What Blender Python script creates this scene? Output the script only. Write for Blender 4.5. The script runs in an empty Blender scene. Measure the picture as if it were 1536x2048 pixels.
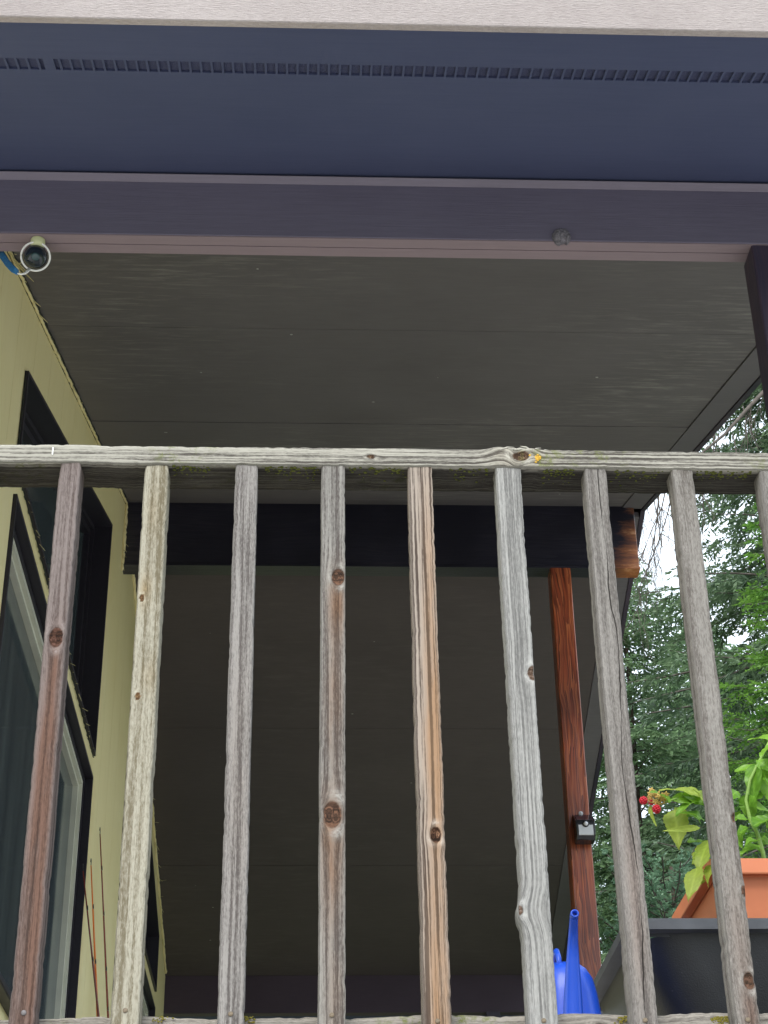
import bpy, bmesh, math, random
import numpy as np
from mathutils import Vector, Matrix

# ------------------------------------------------------------------ camera
# the origin is the photographer's eye; the ground lies 1.6 m below it
S = bpy.context.scene
COL = S.collection
F_PX = 3501.90
ROT = np.array([[0.99904022, -0.00835652, -0.0429978],
                [-0.04128385, -0.50769309, -0.8605483],
                [-0.0146385, 0.86149747, -0.5075508]])
# camera matrix columns are the camera's right / up / back axes
cam_d = bpy.data.cameras.new('camera'); cam = bpy.data.objects.new('camera', cam_d); COL.objects.link(cam)
cam.matrix_world = Matrix([list(ROT[0]) + [0], list(ROT[1]) + [0], list(ROT[2]) + [0], [0, 0, 0, 1]])
cam_d.sensor_fit = 'VERTICAL'; cam_d.sensor_height = 24.0
cam_d.lens = F_PX / 2048 * 24.0
cam_d.clip_start = 0.05; cam_d.clip_end = 2000
S.camera = cam
S.render.resolution_x = 768; S.render.resolution_y = 1024

# ------------------------------------------------------------------ light
SUN_ELEV, SUN_AZ = 48, 196            # azimuth: direction the light comes from, clockwise from +Y
W = bpy.data.worlds.new('World'); S.world = W; W.use_nodes = True
nt = W.node_tree; nt.nodes.clear()
out = nt.nodes.new('ShaderNodeOutputWorld'); bg = nt.nodes.new('ShaderNodeBackground')
sky = nt.nodes.new('ShaderNodeTexSky'); sky.sky_type = 'NISHITA'; sky.sun_disc = False
sky.sun_elevation = math.radians(SUN_ELEV); sky.sun_rotation = math.radians(SUN_AZ)
sky.dust_density = 3.0; sky.air_density = 1.0
cloud = nt.nodes.new('ShaderNodeTexNoise'); cloud.inputs['Scale'].default_value = 2.5; cloud.inputs['Detail'].default_value = 5
tcw = nt.nodes.new('ShaderNodeTexCoord'); nt.links.new(tcw.outputs['Generated'], cloud.inputs['Vector'])
cr = nt.nodes.new('ShaderNodeMapRange'); cr.inputs[1].default_value = .35; cr.inputs[2].default_value = .65
cr.inputs[3].default_value = .62; cr.inputs[4].default_value = .92
nt.links.new(cloud.outputs[0], cr.inputs[0])
mx = nt.nodes.new('ShaderNodeMix'); mx.data_type = 'RGBA'
nt.links.new(cr.outputs[0], mx.inputs[0]); nt.links.new(sky.outputs[0], mx.inputs[6]); mx.inputs[7].default_value = (7.1, 7.9, 8.6, 1)
nt.links.new(mx.outputs[2], bg.inputs['Color']); bg.inputs['Strength'].default_value = 0.12
nt.links.new(bg.outputs[0], out.inputs[0])
sd = bpy.data.lights.new('sun', 'SUN'); sd.energy = 1.4; sd.angle = math.radians(30); sd.color = (1, .96, .9)
sun = bpy.data.objects.new('sun', sd); COL.objects.link(sun)
az, el = math.radians(SUN_AZ), math.radians(SUN_ELEV)
sdir = Vector((math.sin(az) * math.cos(el), math.cos(az) * math.cos(el), math.sin(el)))
sun.rotation_euler = sdir.to_track_quat('Z', 'Y').to_euler()
S.view_settings.view_transform = 'Standard'; S.view_settings.look = 'None'
S.view_settings.gamma = 1; S.view_settings.use_curve_mapping = False
S.view_settings.exposure = 1.2

# ------------------------------------------------------------------ helpers
rnd = random.Random(7)
nrs = np.random.RandomState(11)


def lin(r, g, b):
    f = lambda c: (c / 255 / 12.92) if c / 255 <= .04045 else ((c / 255 + .055) / 1.055) ** 2.4
    return (f(r), f(g), f(b), 1)


def at(x, y, Y):
    """world point at depth Y (metres in front of the eye) in the direction of a photo pixel"""
    v = ROT @ np.array([x - 768, -(y - 1024), -F_PX]); v = v * Y / v[1]
    return Vector(v)


def tag(o, label=None, cat=None, group=None, kind=None):
    if label: o['label'] = label
    if cat: o['category'] = cat
    if group: o['group'] = group
    if kind: o['kind'] = kind
    return o


def empty(name, loc, label=None, cat=None, group=None, kind=None):
    o = bpy.data.objects.new(name, None); COL.objects.link(o); o.location = loc
    o.empty_display_size = .1
    return tag(o, label, cat, group, kind)


def link(name, me, mat, parent=None):
    o = bpy.data.objects.new(name, me); COL.objects.link(o)
    if mat is not None and not me.materials: me.materials.append(mat)
    if parent is not None:
        o.parent = parent
        # all geometry is given in world metres: undo the parents' offset
        off = Vector((0, 0, 0)); p = parent
        while p is not None: off += p.location; p = p.parent
        o.location = -off
    return o


def mesh_from_bm(name, bm, smooth=False):
    bmesh.ops.recalc_face_normals(bm, faces=bm.faces)
    me = bpy.data.meshes.new(name); bm.to_mesh(me); bm.free()
    if smooth:
        me.polygons.foreach_set('use_smooth', [True] * len(me.polygons))
    return me


def add_box(bm, lo, hi, bevel=0.0, rot=None, origin=None):
    x0, y0, z0 = lo; x1, y1, z1 = hi
    vs = [bm.verts.new(p) for p in ((x0, y0, z0), (x1, y0, z0), (x1, y1, z0), (x0, y1, z0), (x0, y0, z1), (x1, y0, z1), (x1, y1, z1), (x0, y1, z1))]
    fs = [bm.faces.new([vs[i] for i in q]) for q in ((0, 3, 2, 1), (4, 5, 6, 7), (0, 1, 5, 4), (1, 2, 6, 5), (2, 3, 7, 6), (3, 0, 4, 7))]
    if bevel:
        es = list({e for f in fs for e in f.edges})
        r = bmesh.ops.bevel(bm, geom=es, offset=bevel, segments=2, affect='EDGES')
    return vs


def box(name, lo, hi, mat, parent=None, bevel=0.0):
    bm = bmesh.new(); add_box(bm, lo, hi, bevel)
    return link(name, mesh_from_bm(name, bm), mat, parent)


def prism(name, poly, axis, a0, a1, mat, parent=None, bevel=0):
    """polygon in the two axes other than `axis`, extruded from a0 to a1"""
    bm = bmesh.new(); rings = []
    for a in (a0, a1):
        ring = []
        for (u, v) in poly:
            p = {'x': (a, u, v), 'y': (u, a, v), 'z': (u, v, a)}[axis]
            ring.append(bm.verts.new(p))
        rings.append(ring)
    n = len(poly)
    bm.faces.new(rings[0]); bm.faces.new(rings[1][::-1])
    for i in range(n): bm.faces.new([rings[0][i], rings[0][(i + 1) % n], rings[1][(i + 1) % n], rings[1][i]][::-1])
    if bevel:
        bmesh.ops.recalc_face_normals(bm, faces=bm.faces)
        bmesh.ops.bevel(bm, geom=list(bm.edges), offset=bevel, segments=1, affect='EDGES')
    return link(name, mesh_from_bm(name, bm), mat, parent)


def add_tube(bm, pts, radii, seg=8, cap=True):
    pts = [Vector(p) for p in pts]; rings = []
    ref = Vector((0, 0, 1))
    for i, p in enumerate(pts):
        d = (pts[min(i + 1, len(pts) - 1)] - pts[max(i - 1, 0)]).normalized()
        if abs(d.dot(ref)) > .95: ref = Vector((1, 0, 0))
        u = d.cross(ref).normalized(); v = d.cross(u)
        r = radii[i] if isinstance(radii, (list, tuple)) else radii
        rings.append([bm.verts.new(p + u * math.cos(2 * math.pi * k / seg) * r + v * math.sin(2 * math.pi * k / seg) * r) for k in range(seg)])
    for a, b in zip(rings, rings[1:]):
        for k in range(seg): bm.faces.new([a[k], a[(k + 1) % seg], b[(k + 1) % seg], b[k]])
    if cap: bm.faces.new(rings[0][::-1]); bm.faces.new(rings[-1])
    return rings


def tube(name, pts, radii, mat, parent=None, seg=8, cap=True):
    bm = bmesh.new(); add_tube(bm, pts, radii, seg, cap)
    return link(name, mesh_from_bm(name, bm, True), mat, parent)


def loft(bm, rings, cap0=True, cap1=True):
    vr = [[bm.verts.new(p) for p in r] for r in rings]; n = len(vr[0])
    for a, b in zip(vr, vr[1:]):
        for k in range(n): bm.faces.new([a[k], a[(k + 1) % n], b[(k + 1) % n], b[k]])
    if cap0: bm.faces.new(vr[0][::-1])
    if cap1: bm.faces.new(vr[-1])


def rrect(cx, cy, z, hx, hy, r, n=6):
    pts = []
    for (sx, sy, a0) in ((1, 1, 0), (-1, 1, 90), (-1, -1, 180), (1, -1, 270)):
        for k in range(n):
            a = math.radians(a0 + 90 * k / (n - 1))
            pts.append((cx + sx * (hx - r) + r * math.cos(a), cy + sy * (hy - r) + r * math.sin(a), z))
    return pts


# ------------------------------------------------------------------ materials
class M:
    """small node builder"""
    def __init__(s, name, rough=.6, spec=.3):
        s.m = bpy.data.materials.new(name); s.m.use_nodes = True; s.t = s.m.node_tree
        s.b = s.t.nodes['Principled BSDF']; s.b.inputs['Roughness'].default_value = rough
        s.b.inputs['Specular IOR Level'].default_value = spec
    def n(s, ty, **kw):
        x = s.t.nodes.new(ty)
        for k, v in kw.items():
            if k.startswith('i_'): x.inputs[k[2:].replace('_', ' ')].default_value = v
            else: setattr(x, k, v)
        return x
    def l(s, a, b): s.t.links.new(a, b)
    def coord(s, kind='Object', scale=(1, 1, 1), src=None, loc=(0, 0, 0)):
        mp = s.n('ShaderNodeMapping'); mp.inputs['Scale'].default_value = scale; mp.inputs['Location'].default_value = loc
        if src is None: src = s.n('ShaderNodeTexCoord').outputs[kind]
        s.l(src, mp.inputs['Vector']); return mp.outputs[0]
    def noise(s, vec, scale=5, detail=4, rough=.6, dist=0):
        x = s.n('ShaderNodeTexNoise'); x.inputs['Scale'].default_value = scale; x.inputs['Detail'].default_value = detail
        x.inputs['Roughness'].default_value = rough; x.inputs['Distortion'].default_value = dist
        s.l(vec, x.inputs['Vector']); return x.outputs[0]
    def ramp(s, fac, stops):
        x = s.n('ShaderNodeValToRGB'); cr = x.color_ramp
        while len(cr.elements) < len(stops): cr.elements.new(.5)
        for e, (p, c) in zip(cr.elements, stops):
            e.position = p; e.color = c if len(c) == 4 else (*c, 1)
        s.l(fac, x.inputs[0]); return x.outputs[0]
    def rng(s, v, a, b, c=0, d=1):
        x = s.n('ShaderNodeMapRange'); x.clamp = True
        for i, q in enumerate((a, b, c, d)): x.inputs[i + 1].default_value = q
        s.l(v, x.inputs[0]); return x.outputs[0]
    def math(s, op, a, b=None, clamp=False):
        x = s.n('ShaderNodeMath', operation=op); x.use_clamp = clamp
        for i, v in enumerate((a, b)):
            if v is None: continue
            if isinstance(v, (int, float)): x.inputs[i].default_value = v
            else: s.l(v, x.inputs[i])
        return x.outputs[0]
    def mix(s, fac, a, b, mode='MIX'):
        x = s.n('ShaderNodeMix', data_type='RGBA', blend_type=mode)
        for i, v in ((0, fac), (6, a), (7, b)):
            if isinstance(v, (int, float)): x.inputs[i].default_value = v
            elif isinstance(v, tuple): x.inputs[i].default_value = v
            else: s.l(v, x.inputs[i])
        return x.outputs[2]
    def bump(s, h, dist=.001, strength=1):
        x = s.n('ShaderNodeBump'); x.inputs['Distance'].default_value = dist; x.inputs['Strength'].default_value = strength
        s.l(h, x.inputs['Height']); s.l(x.outputs[0], s.b.inputs['Normal']); return x
    def col(s, c):
        if isinstance(c, tuple): s.b.inputs['Base Color'].default_value = c
        else: s.l(c, s.b.inputs['Base Color'])
    def attr(s, name, out='Fac'):
        return s.n('ShaderNodeAttribute', attribute_name=name).outputs[out]


def paint(name, c, c2, grain=(3, 60, 60), rough=.65, bump=.0006, streak=0.0, streak_col=None, spec=.25, seed=0, detail_mix=.8):
    """painted board: slightly uneven paint over combed grain (stretched along x by default)"""
    m = M(name, rough, spec)
    v = m.coord('Object', grain, loc=(seed, seed * 2, 0))
    fine = m.noise(v, 3, 6, .65)
    big = m.noise(m.coord('Object', (1, 1, 1), loc=(seed, 0, 0)), 2.2, 4, .6)
    f = m.math('ADD', m.math('MULTIPLY', fine, .5), m.math('MULTIPLY', big, .5))
    c_ = m.ramp(f, [(.3, c2), (.68, c)])
    if streak:
        st = m.noise(m.coord('Object', (3.6, 22, 22), loc=(seed + 3, 1, 5)), 1.6, 6, .7)
        area = m.noise(m.coord('Object', (.8, .8, .8), loc=(seed + 9, 1, 5)), 1.2, 3, .5)
        k = m.math('MULTIPLY', m.rng(st, .50, .78), m.rng(area, .42, .62, 0, streak))
        c_ = m.mix(k, c_, streak_col)
    m.col(c_); m.bump(fine, bump)
    return m.m


def weathered(name, pale, dark, warm, seed, contrast=1.0, ring=170, speck=0.35, crack=None, moss=0.0, rough=.85, edge=.6, ringw=.34):
    """weathered timber; reads per-vertex attributes: gc (grain coordinates), knot, warm, edge"""
    m = M(name, rough, .15)
    gc = m.attr('gc', 'Vector')
    sh = (seed * 1.7, seed * 2.3, seed * .9)
    warpv = m.noise(m.coord(src=gc, scale=(14, 14, 2.2), loc=sh), 1, 3, .5)
    sep = m.n('ShaderNodeSeparateXYZ'); m.l(gc, sep.inputs[0])
    xs = m.math('ADD', sep.outputs[0], m.math('MULTIPLY', m.math('SUBTRACT', warpv, .5), .006))
    cmb = m.n('ShaderNodeCombineXYZ'); m.l(xs, cmb.inputs[0]); m.l(sep.outputs[1], cmb.inputs[1]); m.l(sep.outputs[2], cmb.inputs[2])
    wv = cmb.outputs[0]
    rings = m.noise(m.coord(src=wv, scale=(ring, ring, 1.6), loc=sh), 1, 2, .5)
    fibre = m.noise(m.coord(src=wv, scale=(620, 620, 14), loc=sh), 1, 4, .75)
    pits = m.noise(m.coord(src=gc, scale=(420, 420, 120), loc=sh), 1, 3, .7)
    broad = m.noise(m.coord(src=gc, scale=(30, 30, 5), loc=sh), 1, 4, .6)
    r_ = m.rng(rings, .36, .62)
    h = m.math('ADD', m.math('ADD', m.math('MULTIPLY', r_, ringw), m.math('MULTIPLY', fibre, 1.0)), m.math('MULTIPLY', pits, speck * 1.3))
    tot = ringw * .5 + .5 + speck * .65
    f = m.rng(h, tot - .22 / contrast, tot + .20 / contrast)
    f = m.math('ADD', f, m.math('MULTIPLY', m.math('SUBTRACT', broad, .5), .8), True)
    sc_ = lambda q: tuple(x * .55 for x in q[:3]) + (1,)
    pale, dark, warm = sc_(pale), sc_(dark), sc_(warm)
    c = m.mix(f, dark, pale)
    wa = m.math('MULTIPLY', m.attr('warm'), m.rng(broad, .35, .55, .45, 1))
    c = m.mix(m.math('MULTIPLY', wa, 1, True), c, m.mix(f, tuple(x * .38 for x in warm[:3]) + (1,), warm))
    ed = m.math('MULTIPLY', m.attr('edge'), m.rng(pits, .4, .6, edge * .3, edge))
    c = m.mix(ed, c, tuple(min(1, x * 1.35) for x in pale[:3]) + (1,))
    kn = m.attr('knot')
    krough = m.noise(m.coord(src=gc, scale=(300, 300, 200), loc=sh), 1, 3, .7)
    kd = m.math('ADD', kn, m.math('MULTIPLY', m.math('SUBTRACT', broad, .5), 1.1))
    kd = m.math('MULTIPLY', m.rng(kd, .35, .75), m.rng(kn, .0, .2))
    col_ = m.math('MULTIPLY', m.attr('collar'), m.rng(krough, .35, .6, .25, .95))
    c = m.mix(col_, c, tuple(min(1, x * 1.3) for x in pale[:3]) + (1,))
    kcol = m.ramp(krough, [(.35, (dark[0] * .25, dark[1] * .18, dark[2] * .14, 1)), (.52, (dark[0] * .8, dark[1] * .5, dark[2] * .35, 1)), (.7, (warm[0] * .9, warm[1] * .8, warm[2] * .8, 1))])
    c = m.mix(kd, c, kcol)
    hh = h
    if crack:
        # long drying check: a thin wandering dark line along the grain
        cw = m.noise(m.coord(src=gc, scale=(0.01, 0.01, 5), loc=sh), 1, 4, .55)
        pos = m.math('ADD', crack, m.math('MULTIPLY', m.math('SUBTRACT', cw, .5), .03))
        d = m.math('ABSOLUTE', m.math('SUBTRACT', sep.outputs[0], pos))
        wid = m.rng(m.noise(m.coord(src=gc, scale=(1, 1, 9), loc=sh), 1, 2, .5), .35, .6, .0002, .0011)
        ck = m.math('LESS_THAN', d, wid)
        c = m.mix(m.math('MULTIPLY', ck, .9), c, (.015, .012, .01, 1))
        hh = m.math('SUBTRACT', h, m.math('MULTIPLY', ck, 1.5))
    if moss:
        mo = m.noise(m.coord(src=gc, scale=(60, 60, 60), loc=sh), 1, 5, .75)
        big = m.noise(m.coord(src=gc, scale=(6, 6, 6), loc=sh), 1, 2, .5)
        k = m.math('MULTIPLY', m.rng(mo, .5, .62), m.rng(big, .48, .62, 0, moss))
        k = m.math('MULTIPLY', k, m.attr('mossy'))
        c = m.mix(k, c, (.13, .15, .035, 1))
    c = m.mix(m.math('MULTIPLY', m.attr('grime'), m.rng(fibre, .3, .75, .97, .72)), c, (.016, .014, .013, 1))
    m.col(c); m.bump(hh, .0014, 1)
    return m.m


def plain(name, c, rough=.5, spec=.4, var=.12, scale=8, bump=0, bscale=60, metallic=0):
    m = M(name, rough, spec)
    f = m.noise(m.coord('Object', (1, 1, 1)), scale, 5, .6)
    m.col(m.ramp(f, [(.3, tuple(x * (1 - var) for x in c[:3]) + (1,)), (.7, tuple(min(1, x * (1 + var)) for x in c[:3]) + (1,))]))
    m.b.inputs['Metallic'].default_value = metallic
    if bump: m.bump(m.noise(m.coord('Object', (1, 1, 1)), bscale, 4, .6), bump)
    return m.m


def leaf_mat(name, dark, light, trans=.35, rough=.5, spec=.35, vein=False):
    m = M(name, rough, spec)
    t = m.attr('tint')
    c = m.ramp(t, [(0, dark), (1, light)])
    if vein:
        v = m.attr('vein')
        c = m.mix(m.math('MULTIPLY', v, .5), c, tuple(min(1, x * 1.5) for x in light[:3]) + (1,))
        f = m.noise(m.coord('Object', (1, 1, 1)), 60, 3, .6)
        c = m.mix(m.rng(f, .4, .7, 0, .25), c, (dark[0] * .8, dark[1] * .8, dark[2] * .8, 1))
    m.col(c)
    tr = m.n('ShaderNodeBsdfTranslucent'); m.l(c, tr.inputs[0])
    mixs = m.n('ShaderNodeMixShader'); mixs.inputs[0].default_value = trans
    m.l(m.b.outputs[0], mixs.inputs[1]); m.l(tr.outputs[0], mixs.inputs[2])
    m.l(mixs.outputs[0], m.t.nodes['Material Output'].inputs[0])
    return m.m


MT = {}
MT['fascia'] = paint('fascia_paint', (.52, .465, .45, 1), (.33, .285, .275, 1), grain=(22, 60, 150), bump=.006, rough=.7)
MT['soffit'] = paint('soffit_paint', (.076, .089, .162, 1), (.061, .074, .142, 1), grain=(2, 30, 30), bump=.0004)
MT['beam'] = paint('beam_paint', (.155, .142, .195, 1), (.118, .106, .150, 1), grain=(3, 60, 60), bump=.001)
MT['beam_pale'] = paint('bright_band_paint', (.22, .195, .24, 1), (.175, .155, .19, 1), grain=(3, 60, 60))
MT['beam_under'] = paint('beam_underside_paint', (.27, .21, .225, 1), (.22, .17, .185, 1), grain=(2, 60, 60), bump=.0006)
CEIL_A, CEIL_B = (.150, .139, .140, 1), (.110, .101, .102, 1)
MT['ceiling'] = paint('porch_ceiling_stain', CEIL_A, CEIL_B, grain=(3, 40, 40), streak=.8, streak_col=(.34, .335, .30, 1), seed=2)
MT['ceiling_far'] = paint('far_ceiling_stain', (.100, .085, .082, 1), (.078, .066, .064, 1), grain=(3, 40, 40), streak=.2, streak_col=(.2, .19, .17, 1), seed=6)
MT['rear'] = paint('rear_beam_paint', (.075, .055, .075, 1), (.055, .04, .055, 1), grain=(3, 60, 60))
MT['rake'] = paint('rake_trim_stain', (.150, .142, .148, 1), (.112, .105, .110, 1), grain=(3, 40, 40), seed=8)
MT['dark_gap'] = plain('vent_screen', (.066, .074, .135, 1), .8, .1, .3, 400, bump=.0005, bscale=900)
MT['roof'] = plain('roof_shingle', (.07, .068, .065, 1), .9, .1, .4, 40, bump=.004, bscale=50)


def siding_mat():
    m = M('siding_paint', .55, .3)
    f = m.noise(m.coord('Object', (40, 40, 1.2)), 1.5, 5, .6)
    big = m.noise(m.coord('Object', (1, 1, 1), loc=(3, 1, 0)), 1.4, 3, .5)
    c = m.ramp(m.math('ADD', m.math('MULTIPLY', f, .4), m.math('MULTIPLY', big, .6)), [(.3, (.80, .69, .345, 1)), (.7, (.87, .775, .45, 1))])
    dirt = m.noise(m.coord('Object', (9, 9, 2)), 3, 5, .7)
    c = m.mix(m.rng(dirt, .6, .75, 0, .12), c, (.2, .17, .09, 1))
    m.col(c); m.bump(m.noise(m.coord('Object', (200, 200, 6)), 1, 3, .6), .0008); return m.m


MT['siding'] = siding_mat()
MT['casing'] = paint('dark_window_casing', (.035, .032, .042, 1), (.022, .02, .028, 1), grain=(40, 4, 40), rough=.45, seed=5)
MT['vinyl'] = plain('white_vinyl_frame', (.66, .66, .56, 1), .35, .45, .08)
MT['peel'] = plain('peeling_paint', (.55, .50, .27, 1), .7, .2, .25, 90)
MT['peel_dark'] = plain('bare_caulk', (.03, .035, .03, 1), .8, .2, .4, 90)


def glass_mat():
    m = M('dark_window_glass', .04, .5)
    f = m.noise(m.coord('Object', (1, 9, .6)), 2, 4, .6)
    m.col(m.ramp(f, [(.3, (.025, .04, .052, 1)), (.7, (.085, .11, .115, 1))]))
    m.b.inputs['IOR'].default_value = 1.5
    m.l(m.rng(m.noise(m.coord('Object', (1, 3, 1)), 4, 4, .6), .3, .7, .03, .12), m.b.inputs['Roughness'])
    return m.m


MT['glass'] = glass_mat()


def stained(name, a, b, c, axis='z', rough=.28, spec=.5, scale=1.0, seed=0, lit_end=False):
    """reddish varnished timber with visible grain along one axis"""
    m = M(name, rough, spec)
    s1 = {'z': (20, 20, .7), 'x': (.7, 20, 20)}[axis]; s2 = {'z': (200, 200, 2.2), 'x': (2.2, 200, 200)}[axis]
    base = m.n('ShaderNodeTexCoord').outputs['Object']
    warp = m.noise(m.coord(src=base, scale=(4, 4, 1.5) if axis == 'z' else (1.5, 4, 4), loc=(seed, 0, 0)), 1.2, 3, .5)
    va = m.n('ShaderNodeVectorMath', operation='ADD'); m.l(base, va.inputs[0])
    cb = m.n('ShaderNodeCombineXYZ'); w = m.math('MULTIPLY', warp, .09)
    m.l(w, cb.inputs[0 if axis == 'z' else 2]); m.l(cb.outputs[0], va.inputs[1])
    n1 = m.noise(m.coord(src=va.outputs[0], scale=s1, loc=(seed, 0, 0)), 1.6, 3, .5)
    wv = m.math('FRACT', m.math('MULTIPLY', n1, 9))
    fi = m.noise(m.coord(src=va.outputs[0], scale=s2, loc=(seed, 0, 0)), 1, 4, .6)
    big = m.noise(m.coord(src=base, scale=(1, 1, .9) if axis == 'z' else (.9, 1, 1), loc=(seed + 2, 0, 0)), 2.4, 3, .5)
    f = m.math('ADD', m.math('MULTIPLY', wv, .35), m.math('MULTIPLY', fi, .65))
    col = m.ramp(f, [(.25, a), (.5, b), (.8, c)])
    col = m.mix(m.rng(big, .38, .66, 0, .85), col, tuple(x * .7 for x in a[:3]) + (1,))
    if lit_end:      # orange light on the beam's outer end, painted into the colour
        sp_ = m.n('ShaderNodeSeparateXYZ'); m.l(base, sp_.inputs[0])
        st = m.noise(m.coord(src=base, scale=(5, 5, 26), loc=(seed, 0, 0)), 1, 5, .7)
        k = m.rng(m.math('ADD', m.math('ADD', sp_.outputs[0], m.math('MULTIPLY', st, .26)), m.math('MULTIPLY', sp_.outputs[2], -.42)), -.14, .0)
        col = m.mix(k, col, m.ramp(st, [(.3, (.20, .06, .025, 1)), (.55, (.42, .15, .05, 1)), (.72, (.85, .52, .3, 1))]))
    m.col(col); m.bump(f, .0006)
    return m.m


MT['redwood'] = stained('red_stained_post', (.07, .018, .010, 1), (.33, .07, .028, 1), (.62, .20, .07, 1), 'z')
MT['darkpost'] = stained('dark_stained_post', (.030, .026, .050, 1), (.055, .040, .062, 1), (.11, .06, .07, 1), 'z', rough=.5, seed=4)
MT['ridgebeam'] = stained('ridge_beam_stain', (.016, .016, .028, 1), (.026, .025, .040, 1), (.046, .042, .055, 1), 'x', rough=.3, seed=9, lit_end=True)
MT['deckwood'] = stained('deck_board_grey', (.30, .28, .26, 1), (.42, .40, .37, 1), (.5, .48, .45, 1), 'x', rough=.8, spec=.15, seed=3)
MT['blue'] = plain('blue_plastic', (.014, .085, .62, 1), .32, .5, .06)
MT['blue_dark'] = plain('blue_plastic_inside', (.01, .03, .2, 1), .5, .4, .05)
MT['terracotta'] = plain('terracotta_plastic', (.74, .245, .12, 1), .42, .4, .07)


def black_plastic():
    m = M('black_grained_plastic', .36, .6)
    f = m.noise(m.coord('Object', (1, 1, 1)), 420, 3, .6)
    b = m.noise(m.coord('Object', (1, 1, 1)), 7, 4, .6)
    m.col(m.ramp(b, [(.3, (.011, .012, .015, 1)), (.7, (.022, .024, .029, 1))]))
    sp = m.rng(m.noise(m.coord('Object', (1, 1, 1)), 160, 3, .6), .70, .76)
    m.col(m.mix(m.math('MULTIPLY', sp, .5), m.ramp(b, [(.3, (.011, .012, .015, 1)), (.7, (.022, .024, .029, 1))]), (.3, .3, .3, 1)))
    m.bump(f, .0006); return m.m


MT['black'] = black_plastic()
MT['soil'] = plain('potting_soil', (.035, .024, .016, 1), .95, .1, .4, 60, bump=.01, bscale=70)
MT['casing_black'] = plain('black_gloss_plastic', (.012, .012, .014, 1), .22, .5, .05)
MT['solar'] = plain('solar_panel', (.03, .022, .03, 1), .12, .6, .3, 60)
MT['diffuser'] = plain('frosted_diffuser', (.6, .61, .62, 1), .4, .4, .05)
MT['sensor'] = plain('white_sensor_lens', (.7, .7, .72, 1), .25, .5, .04)
MT['silver'] = plain('clear_plastic_edge', (.45, .45, .47, 1), .25, .6, .05)
MT['cream'] = plain('cream_plastic', (.60, .62, .36, 1), .45, .4, .05)
MT['white_plastic'] = plain('white_plastic', (.88, .88, .85, 1), .35, .45, .04)
MT['lens'] = plain('dark_lens', (.012, .02, .028, 1), .12, .6, .2)
MT['lens2'] = plain('lens_core', (.03, .07, .075, 1), .2, .6, .2)
MT['blue_cord'] = plain('blue_cord', (.03, .16, .36, 1), .6, .3, .3, 200)
MT['nest'] = plain('grey_nest_paper', (.17, .16, .18, 1), .95, .05, .45, 120, bump=.004, bscale=160)
MT['nail'] = plain('grey_nail', (.13, .12, .12, 1), .5, .5, .25, 300, metallic=.3)
MT['nail_rusty'] = plain('rusty_nail', (.15, .115, .075, 1), .6, .4, .35, 400)
MT['rod_orange'] = plain('orange_rod_blank', (.85, .20, .03, 1), .25, .5, .05)
MT['rod_dark'] = plain('dark_rod_blank', (.22, .045, .03, 1), .25, .5, .1)
MT['rod_black'] = plain('black_rod_guide', (.015, .015, .015, 1), .3, .5, .1)
MT['bark'] = plain('tree_bark', (.075, .06, .05, 1), .95, .05, .4, 12, bump=.03, bscale=14)
MT['twig'] = plain('grey_twig', (.11, .095, .085, 1), .9, .05, .3, 20)
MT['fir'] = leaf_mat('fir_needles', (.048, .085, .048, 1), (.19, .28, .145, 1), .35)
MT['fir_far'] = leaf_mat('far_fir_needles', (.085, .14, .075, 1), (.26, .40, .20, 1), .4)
MT['cedar'] = leaf_mat('bright_cedar_foliage', (.05, .14, .02, 1), (.19, .36, .06, 1), .45)
MT['juniper'] = leaf_mat('blue_green_foliage', (.09, .18, .11, 1), (.26, .42, .26, 1), .35)
MT['leaf'] = leaf_mat('bright_green_leaf', (.10, .26, .02, 1), (.24, .46, .05, 1), .4, .4, .4, True)
MT['leaf_yellow'] = leaf_mat('yellow_green_leaf', (.22, .36, .03, 1), (.42, .52, .09, 1), .45, .45, .35, True)
MT['stem'] = plain('green_stem', (.22, .36, .08, 1), .5, .3, .15, 30)
MT['berry'] = plain('red_berry', (.55, .012, .03, 1), .3, .5, .25, 120)
MT['calyx'] = plain('tan_dry_flower', (.55, .38, .12, 1), .7, .2, .3, 120)
MT['grass'] = plain('lawn_green', (.06, .10, .03, 1), .95, .05, .4, 3, bump=.02, bscale=30)
MT['forest'] = leaf_mat('far_wood_foliage', (.02, .05, .02, 1), (.08, .14, .05, 1), .25)

# ------------------------------------------------------------------ ground
GZ = -1.6


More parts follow.
